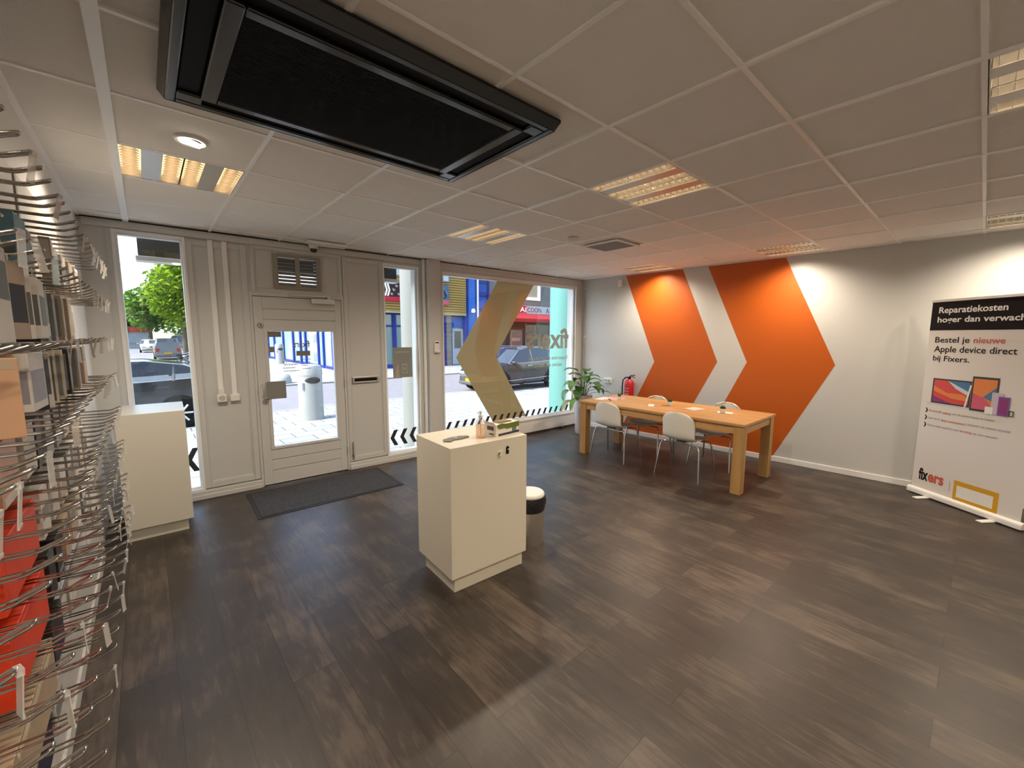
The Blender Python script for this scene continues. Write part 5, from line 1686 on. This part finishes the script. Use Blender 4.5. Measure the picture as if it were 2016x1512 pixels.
def tree(loc, h, blobs, label, m, nleaf=4200, size=0.34, trunk=0.16, seed=1):
    r = thing('street_tree', label, 'tree', loc)
    rg = random.Random(seed)
    b = MB()
    b.tube([(0, 0, 0), (0.05, 0, h * 0.22), (0.0, 0.05, h * 0.45), (0.1, 0, h * 0.8)], [trunk * 1.25, trunk, trunk * 0.75, trunk * 0.2], 10)
    for k in range(9):
        a = k * 2.4
        z0 = h * (0.24 + 0.05 * k)
        b.tube([(0, 0, z0), (math.cos(a) * 0.8, math.sin(a) * 0.8, z0 + 0.7), (math.cos(a) * 1.7, math.sin(a) * 1.7, z0 + 1.8)], [trunk * 0.4, trunk * 0.25, 0.01], 6)
    b.build('trunk', M_BARK, r, smooth=True)
    vs, fs = [], []
    tot = sum(q[3] ** 2 for q in blobs)
    for (bx_, by_, bz_, br_) in blobs:
        for k in range(int(nleaf * br_ ** 2 / tot)):
            d = Vector((rg.gauss(0, 1), rg.gauss(0, 1), rg.gauss(0, 1))).normalized()
            p = Vector((bx_, by_, bz_)) + d * br_ * (rg.random() ** 0.45)
            n_ = Vector((rg.gauss(0, 1), rg.gauss(0, 1), rg.gauss(0, 1) + 0.8)).normalized()
            t = n_.orthogonal().normalized()
            c = n_.cross(t)
            s_ = size * rg.uniform(0.6, 1.2)
            i = len(vs)
            vs += [p - t * s_, p - c * s_ * 0.5, p + t * s_, p + c * s_ * 0.5]
            fs.append((i, i + 1, i + 2, i + 3))
    MB().add(vs, fs).build('foliage', m, r)
    return r


LG1, LG2, LG3 = leaf_mat('foliage_bright', (0.14, 0.24, 0.03)), leaf_mat('foliage_mid', (0.08, 0.17, 0.05)), leaf_mat('foliage_dark', (0.04, 0.11, 0.05))
tree((3.35, 58.0, GZ), 15, [(-0.3, 0, 5.0, 2.2), (-1.6, 0, 6.0, 2.0), (1.2, 0, 6.4, 2.6), (-0.2, 0, 8.2, 2.8), (0.6, 0, 11.0, 2.9), (-1.0, 0.5, 12.5, 2.3), (1.0, 0, 14.0, 2.4)], 'tall bright green street tree seen through the left window', LG1, 5200, 0.30, 0.26, 3)
tree((0.6, 78.0, GZ), 12, [(0, 0, 4.8, 2.4), (-0.8, 0, 6.4, 2.0), (1.3, 0, 7.4, 2.4), (2.6, 0, 5.4, 2.3), (2.2, 0, 9.6, 2.2)], 'middle green tree behind the bright tree on the side road', LG2, 3600, 0.36, 0.25, 5)
tree((-1.9, 98.0, GZ), 10, [(0, 0, 4.6, 2.8), (-2.5, 0, 3.6, 2.5), (2.2, 0, 5.0, 2.6), (0.6, 0, 7.0, 2.0)], 'dark green tree farthest away down the side road', LG3, 2600, 0.42, 0.25, 8)
tree((7.5, 92.0, GZ), 13, [(0, 0, 5.0, 3.4), (-2.5, 0, 4.2, 3.0), (-3.5, 0, 7.8, 3.0), (0, 0, 9.5, 3.4)], 'wide green tree behind the parked vans down the side road', LG2, 3200, 0.45, 0.3, 9)
gr = thing('guard_rail', 'grey horizontal guard rail across the far end of the side road', 'railing', (0, 70.5, GZ))
MB().box(-12, 5.5, -0.05, 0.05, 0.75, 1.05).build('rail', mat('rail_grey', (0.35, 0.37, 0.38), 0.6), gr)
for k in range(8):
    MB().box(-11.5 + k * 2.3, -11.4 + k * 2.3, -0.05, 0.05, -0.06, 0.75).build('post', mat('rail_grey'), gr)
st = thing('market_stall', 'red topped stall far away at the end of the side road', 'stall', (-2.0, 84, GZ))
MB().prism([(-2.2, 2.4), (2.6, 2.4), (2.2, 3.1), (-1.8, 3.1)], -1.5, 1.5).build('canopy', mat('stall_red', (0.6, 0.08, 0.05), 0.6), st)
MB().box(-2.0, 2.4, -1.3, 1.3, -0.06, 2.4).build('stall_body', mat('stall_pale', (0.5, 0.55, 0.6), 0.6), st)

# ------------------------------------------------------------------ buildings across the road
M_BLUE = mat('frame_blue', (0.025, 0.07, 0.50), 0.35)
M_BLUED = mat('frame_blue_dark', (0.03, 0.045, 0.33), 0.4)
M_BLUEP = mat('panel_blue', (0.03, 0.13, 0.55), 0.4, noise=(3, 0.2))
M_BLUEL = mat('column_blue', (0.04, 0.20, 0.72), 0.4)
M_SHOPG = mat('shop_glass', (0.22, 0.36, 0.36), 0.06, spec=0.7)
M_SHOPGL = mat('shop_glass_pale', (0.42, 0.60, 0.60), 0.08, spec=0.7)
M_CLAD = stripe_material('ochre_cladding', (0.085, 0.050, 0.010), (0.30, 0.195, 0.060), 'Z', 0.155)
BY = 23.6
bb = thing('shop_building', 'blue framed shop building with ochre ribbed cladding across the road', 'building', (0, BY, GZ))
g0 = -GZ   # world z = local z + GZ


def Z(z):
    return z + g0


# main volume
MB().box(8.45, 17.9, 0.35, 30, 0, Z(9.0)).build('wall', mat('concrete_pale', (0.50, 0.50, 0.48), 0.8), bb)
MB().box(8.6, 16.45, -0.25, 0.35, Z(3.05), Z(9.0)).build('cladding', M_CLAD, bb)
MB().box(8.6, 16.45, -0.28, 0.35, Z(2.99), Z(3.08)).build('cladding_edge', mat('edge_cream', (0.62, 0.54, 0.36), 0.6), bb)
MB().box(8.5, 16.4, 0.20, 0.34, 0.06, Z(2.99)).build('shop_window', M_SHOPG, bb)
for (x0, x1) in ((8.5, 8.75), (9.3, 9.42), (10.35, 10.47), (11.30, 11.52), (12.6, 12.72), (13.6, 13.72), (14.95, 15.08)):
    MB().box(x0, x1, 0.08, 0.34, 0, Z(2.99)).build('blue_post', M_BLUED, bb)
MB().box(8.6, 15.08, 0.12, 0.34, Z(2.17), Z(2.27)).build('blue_rail', M_BLUED, bb)
MB().box(8.6, 15.08, 0.10, 0.34, 0, 0.25).build('blue_sill', M_BLUED, bb)
MB().box(8.6, 16.45, 0.10, 0.34, Z(2.90), Z(3.0)).build('blue_rail', M_BLUED, bb)
MB().box(15.08, 15.46, 0.05, 0.36, 0, Z(2.99)).build('brick_pillar', brick_material('pale_brick', (0.15, 0.135, 0.11), (0.18, 0.16, 0.135), (0.13, 0.12, 0.11), 0.22, 0.08, 'XZ', 0.012), bb)
# upper panel and door right of the pillar
MB().box(15.5, 16.6, 0.1, 0.34, Z(2.2), Z(2.99)).build('blue_panel', M_BLUEP, bb)
dr = MB().box(15.55, 16.4, 0.08, 0.34, 0.05, Z(2.1)).build('shop_door', mat('door_pale', (0.50, 0.55, 0.66), 0.5), bb)
MB().box(15.70, 16.22, 0.06, 0.08, Z(0.80), Z(1.95)).build('door_glass', mat('door_glass', (0.10, 0.10, 0.085), 0.1), dr)
dr = MB().box(14.2, 14.9, 0.08, 0.2, 0.05, Z(2.1)).build('shop_door', mat('door_pale'), bb)
MB().box(14.35, 14.78, 0.06, 0.08, Z(0.85), Z(1.95)).build('door_glass', mat('door_glass'), dr)
# tall blue stair tower
MB().box(16.42, 18.62, 0.05, 0.36, Z(2.2), Z(9.0)).build('blue_panel', M_BLUEP, bb)
MB().box(16.72, 17.22, -0.22, 0.06, 0, Z(9.0)).build('blue_column', M_BLUEL, bb)
MB().box(16.45, 16.6, -0.1, 0.06, 0, Z(9.0)).build('blue_post', M_BLUE, bb)
MB().tube([(17.52, -0.14, Z(2.7)), (17.52, -0.14, Z(9.0))], 0.06, 8).build('drain_pipe', M_WHITE, bb, smooth=True)
for z in (3.5, 4.4, 4.6, 5.3, 5.5, 6.3):
    MB().box(17.65, 18.5, -0.02, 0.06, Z(z), Z(z) + 0.07).build('blue_rail', M_BLUED, bb)
MB().box(18.5, 18.62, -0.05, 0.06, 0, Z(9.0)).build('blue_post', M_BLUED, bb)
MB().lathe([(0.0, 0.0), (0.12, 0.02), (0.14, 0.14), (0.08, 0.26), (0.0, 0.28)], (16.98, -0.36, Z(3.2)), 14).build('wall_lamp', M_WHITE, bb, smooth=True)
# billboards
bl = thing('billboard', 'dark billboard with rows of faces above a red band across the road', 'billboard', (0, BY - 0.32, GZ))
MB().box(10.55, 13.3, -0.06, 0.06, Z(3.66), Z(4.75)).build('board', mat('board_dark', (0.035, 0.03, 0.035), 0.5), bl)
MB().box(10.55, 13.3, -0.075, -0.06, Z(3.66), Z(3.92)).build('red_band', mat('board_red', (0.75, 0.03, 0.07), 0.5), bl)
b = MB()
for q in range(2):
    x = 10.62 + q * 0.16
    b.prism([(x, Z(4.65)), (x + 0.09, Z(4.65)), (x + 0.20, Z(4.3)), (x + 0.09, Z(3.95)), (x, Z(3.95)), (x + 0.11, Z(4.3))], -0.07, -0.06)
b.build('white_arrow', M_WHITE, bl)
for (x, z) in ((11.08, 4.10), (11.22, 4.35), (11.40, 4.58), (11.52, 4.12), (11.66, 4.56), (11.95, 4.2), (12.3, 4.45), (12.6, 4.15)):
    f_ = MB().lathe([(0.0, -0.02), (0.07, -0.012), (0.085, 0.0)], (x, -0.06, Z(z)), 14, 'y', sx=1.0, sy=1.3).build('portrait_print', mat('portrait_skin', (0.62, 0.40, 0.36), 0.6), bl, smooth=True)
    MB().lathe([(0.0, -0.026), (0.06, -0.022), (0.08, 0.0)], (x, -0.06, Z(z) + 0.06), 12, 'y', sx=1.0, sy=0.7).build('hair_print', mat('portrait_hair', (0.05, 0.035, 0.03), 0.7), f_, smooth=True)
bl = thing('billboard', 'blue patterned billboard with pink band at the left edge of the big window view', 'billboard', (0, BY - 0.32, GZ))
MB().box(14.0, 15.02, -0.06, 0.06, Z(3.63), Z(4.84)).build('board', mat('board_blue', (0.10, 0.22, 0.36), 0.5, noise=(5, 0.9)), bl)
MB().box(14.0, 15.02, -0.075, -0.06, Z(3.63), Z(3.93)).build('pink_band', mat('board_pink', (0.80, 0.16, 0.20), 0.5), bl)
b = MB()
b.tube([(14.15, -0.07, Z(4.7)), (14.6, -0.07, Z(4.5)), (14.8, -0.07, Z(4.2)), (14.6, -0.07, Z(4.0))], 0.06, 6)
b.build('curved_print', mat('print_navy', (0.02, 0.03, 0.06), 0.5), bl)
sgn = thing('shop_sign', 'white sign reading TER above the billboard with faces', 'sign', (0, BY - 0.32, GZ))
MB().box(11.38, 11.98, -0.05, 0.05, Z(5.2), Z(6.1)).build('board', mat('sign_white', (0.75, 0.78, 0.80), 0.5), sgn)
lettering('lettering', 'TER', (11.46, 11.76, Z(5.34), Z(5.56)), mat('sign_blue', (0.35, 0.50, 0.68), 0.5), sgn, -0.055, 0.01)
b = MB()
b.box(11.45, 11.78, -0.058, -0.05, Z(5.72), Z(5.80)); b.box(11.45, 11.56, -0.058, -0.05, Z(5.80), Z(5.92)); b.box(11.62, 11.7, -0.058, -0.05, Z(5.80), Z(5.92))
b.build('dark_mark', M_DARK, sgn)
sgn = thing('shop_sign', 'small white projecting sign above the blue billboard', 'sign', (0, BY - 0.32, GZ))
MB().box(14.35, 15.02, -0.05, 0.05, Z(5.13), Z(5.75)).build('board', mat('sign_white'), sgn)
MB().ring((14.30, 15.06, Z(5.08), Z(5.80)), (14.36, 15.0, Z(5.14), Z(5.74)), -0.07, 0.05).build('frame', mat('sign_frame', (0.25, 0.38, 0.42), 0.5), sgn)

# the side of that building along the side road: glazed shop fronts between blue posts
sd_ = thing('side_shop_front', 'long glazed shop front with blue posts along the side road', 'building', (8.25, 24.2, GZ))
MB().box(-0.05, 0.1, 0.3, 22, 0.1, Z(3.0)).build('shop_window', M_SHOPGL, sd_)
for (y, w) in ((0.0, 0.75), (2.3, 0.12), (3.3, 0.14), (6.0, 0.22), (7.2, 0.22), (9.1, 0.24), (12.0, 0.22), (15.0, 0.25), (17.3, 0.6), (20, 0.25)):
    MB().box(-0.18, 0.12, y, y + w, 0, Z(3.0)).build('blue_post', M_BLUE, sd_)
MB().box(-0.14, 0.1, 0, 22, 0.0, 0.16).build('blue_sill', M_BLUED, sd_)
MB().box(-0.16, 0.1, 0, 22, Z(2.9), Z(3.6)).build('fascia', M_BLUED, sd_)
for (y0, y1, z0, z1, c) in ((3.7, 5.2, 0.55, 1.15, 'grey'), (3.8, 4.6, 0.0, 0.5, 'slate'), (9.6, 10.6, 0.5, 1.0, 'tan'), (1.2, 2.0, 0.3, 1.3, 'lilac'), (3.9, 4.6, 1.2, 1.7, 'slate'), (6.4, 7.0, 0.9, 1.5, 'lilac')):
    MB().box(-0.065, -0.05, y0, y1, Z(z0), Z(z1)).build('window_sticker', mat('pack_' + c, C_[c], 0.5), sd_)

# brick restaurant building
M_BRK = brick_material('grey_brick', (0.11, 0.11, 0.105), (0.14, 0.14, 0.135), (0.10, 0.10, 0.095), 0.22, 0.065, 'XZ', 0.01)
rb_ = thing('restaurant_building', 'grey brick building with dark restaurant front across the road', 'building', (0, BY, GZ))
MB().box(18.62, 40, 0.1, 14, 0, Z(9.0)).build('wall', M_BRK, rb_)
wfm = MB().ring((21.0, 23.8, Z(4.40), Z(6.4)), (21.25, 23.55, Z(4.62), Z(6.2)), -0.02, 0.12).build('window_frame', M_WHITE, rb_)
MB().box(21.25, 23.55, 0.06, 0.1, Z(4.62), Z(6.2)).build('pane', mat('blind_cream', (0.62, 0.52, 0.36), 0.5), wfm)
MB().box(19.0, 25.6, -0.02, 0.12, 0, Z(3.35)).build('shop_front', mat('front_dark', (0.06, 0.045, 0.04), 0.5), rb_)
MB().box(22.2, 24.8, -0.05, 0.0, Z(0.6), Z(2.5)).build('shop_window', mat('front_glass', (0.09, 0.10, 0.09), 0.08), rb_)
for x in (22.2, 23.5, 24.8):
    MB().box(x - 0.06, x + 0.06, -0.08, 0.0, 0, Z(2.6)).build('post', mat('front_grey', (0.30, 0.29, 0.27), 0.5), rb_)
MB().box(22.1, 24.9, -0.08, 0.0, Z(1.75), Z(1.85)).build('rail', mat('front_grey'), rb_)
dr = MB().box(20.45, 21.95, -0.06, 0.0, 0.0, Z(2.25)).build('shop_door', mat('door_brown', (0.13, 0.06, 0.045), 0.5), rb_)
MB().box(20.7, 21.7, -0.08, -0.06, Z(0.5), Z(2.0)).build('door_glass', mat('door_glass_warm', (0.22, 0.09, 0.06), 0.2, noise=(3, 0.8)), dr)
MB().ring((20.62, 21.78, Z(0.35), Z(2.1)), (20.70, 21.70, Z(0.45), Z(2.0)), -0.09, -0.06).build('door_frame', mat('front_grey'), dr)
MB().box(20.75, 21.6, -0.10, -0.08, Z(1.27), Z(1.50)).build('door_sign', mat('door_sign_pink', (0.7, 0.35, 0.28), 0.5), dr)
fs_ = thing('restaurant_sign', 'white restaurant fascia sign with a red end above the red awning', 'sign', (0, BY - 0.22, GZ))
MB().box(19.3, 25.15, -0.08, 0.16, Z(3.33), Z(3.92)).build('board', mat('sign_pale', (0.62, 0.68, 0.72), 0.5), fs_)
MB().box(19.6, 22.05, -0.09, -0.08, Z(3.36), Z(3.90)).build('red_field', mat('board_red'), fs_)
lettering('lettering', 'AI', (21.35, 21.98, Z(3.45), Z(3.80)), M_WHITE, fs_, -0.095, 0.0)
lettering('lettering', 'COON', (22.12, 23.62, Z(3.45), Z(3.80)), mat('sign_ink', (0.05, 0.06, 0.07), 0.5), fs_, -0.085, 0.01)
b = MB()
b.prism([(24.15, Z(3.44)), (24.22, Z(3.44)), (24.36, Z(3.74)), (24.30, Z(3.80))], -0.09, -0.08); b.prism([(24.46, Z(3.44)), (24.53, Z(3.44)), (24.36, Z(3.80)), (24.30, Z(3.78))], -0.09, -0.08)
b.build('emblem', mat('sign_ink'), fs_)
aw = thing('awning', 'red folding awning with white arms in front of the restaurant', 'awning', (0, BY, GZ))
MB().prism([(-0.3, Z(3.30)), (-0.3, Z(3.24)), (-2.1, Z(2.80)), (-2.1, Z(2.62)), (-2.14, Z(2.62)), (-2.14, Z(2.86))], 19.2, 25.2, 'yz').build('fabric', mat('awning_red', (0.42, 0.03, 0.045), 0.7), aw)
for x in (19.9, 22.3, 24.3):
    MB().tube([(x, -0.1, Z(2.95)), (x + 0.9, -1.1, Z(2.72)), (x + 0.1, -2.05, Z(2.75))], 0.05, 6).build('arm', M_WHITE, aw, smooth=True)


def palm(x, y, label, h):
    r = thing('potted_palm', label, 'plant', (x, y, GZ), 0, 'potted palms by the restaurant')
    MB().lathe([(0.22, 0.0), (0.28, 0.5), (0.25, 0.5), (0.0, 0.48)], n=18).build('pot', M_DARK, r, smooth=True)
    MB().tube([(0, 0, 0.45), (0.03, 0, 0.45 + h * 0.4)], 0.06, 8).build('trunk', M_BARK, r, smooth=True)
    for k in range(16):
        a = k * 2.4
        up_ = 0.9 - 0.09 * k
        d = Vector((math.cos(a), math.sin(a), 0))
        p0 = Vector((0.03, 0, 0.45 + h * 0.4))
        pts_ = [p0, p0 + d * 0.28 + Vector((0, 0, 0.45 * up_)), p0 + d * 0.62 + Vector((0, 0, 0.50 * up_)), p0 + d * 0.85 + Vector((0, 0, 0.30 * up_ - 0.1))]
        sd2 = Vector((-d.y, d.x, 0))
        vs = []
        for q, w in zip(pts_, (0.02, 0.07, 0.06, 0.005)):
            vs += [q - sd2 * w, q + sd2 * w]
        MB().add(vs, [(0, 1, 3, 2), (2, 3, 5, 4), (4, 5, 7, 6)]).build('frond', mat('palm_green', (0.16, 0.24, 0.07), 0.5), r)
    return r


palm(22.0, BY - 3.3, 'green potted palm beside the restaurant door', 2.4)
palm(24.6, BY - 3.3, 'green potted palm at the right end of the restaurant front', 2.2)
tp = thing('terrace_parasol', 'yellow folded parasol in front of the restaurant', 'parasol', (23.2, BY - 3.6, GZ))
MB().lathe([(0.05, 0.0), (0.03, 0.3), (0.02, 2.0)], n=10).build('pole', M_ALU, tp, smooth=True)
MB().lathe([(0.30, 1.35), (0.24, 1.6), (0.05, 1.95), (0.0, 1.97)], n=14).build('canopy', mat('parasol_yellow', (0.75, 0.55, 0.05), 0.6), tp, smooth=True)
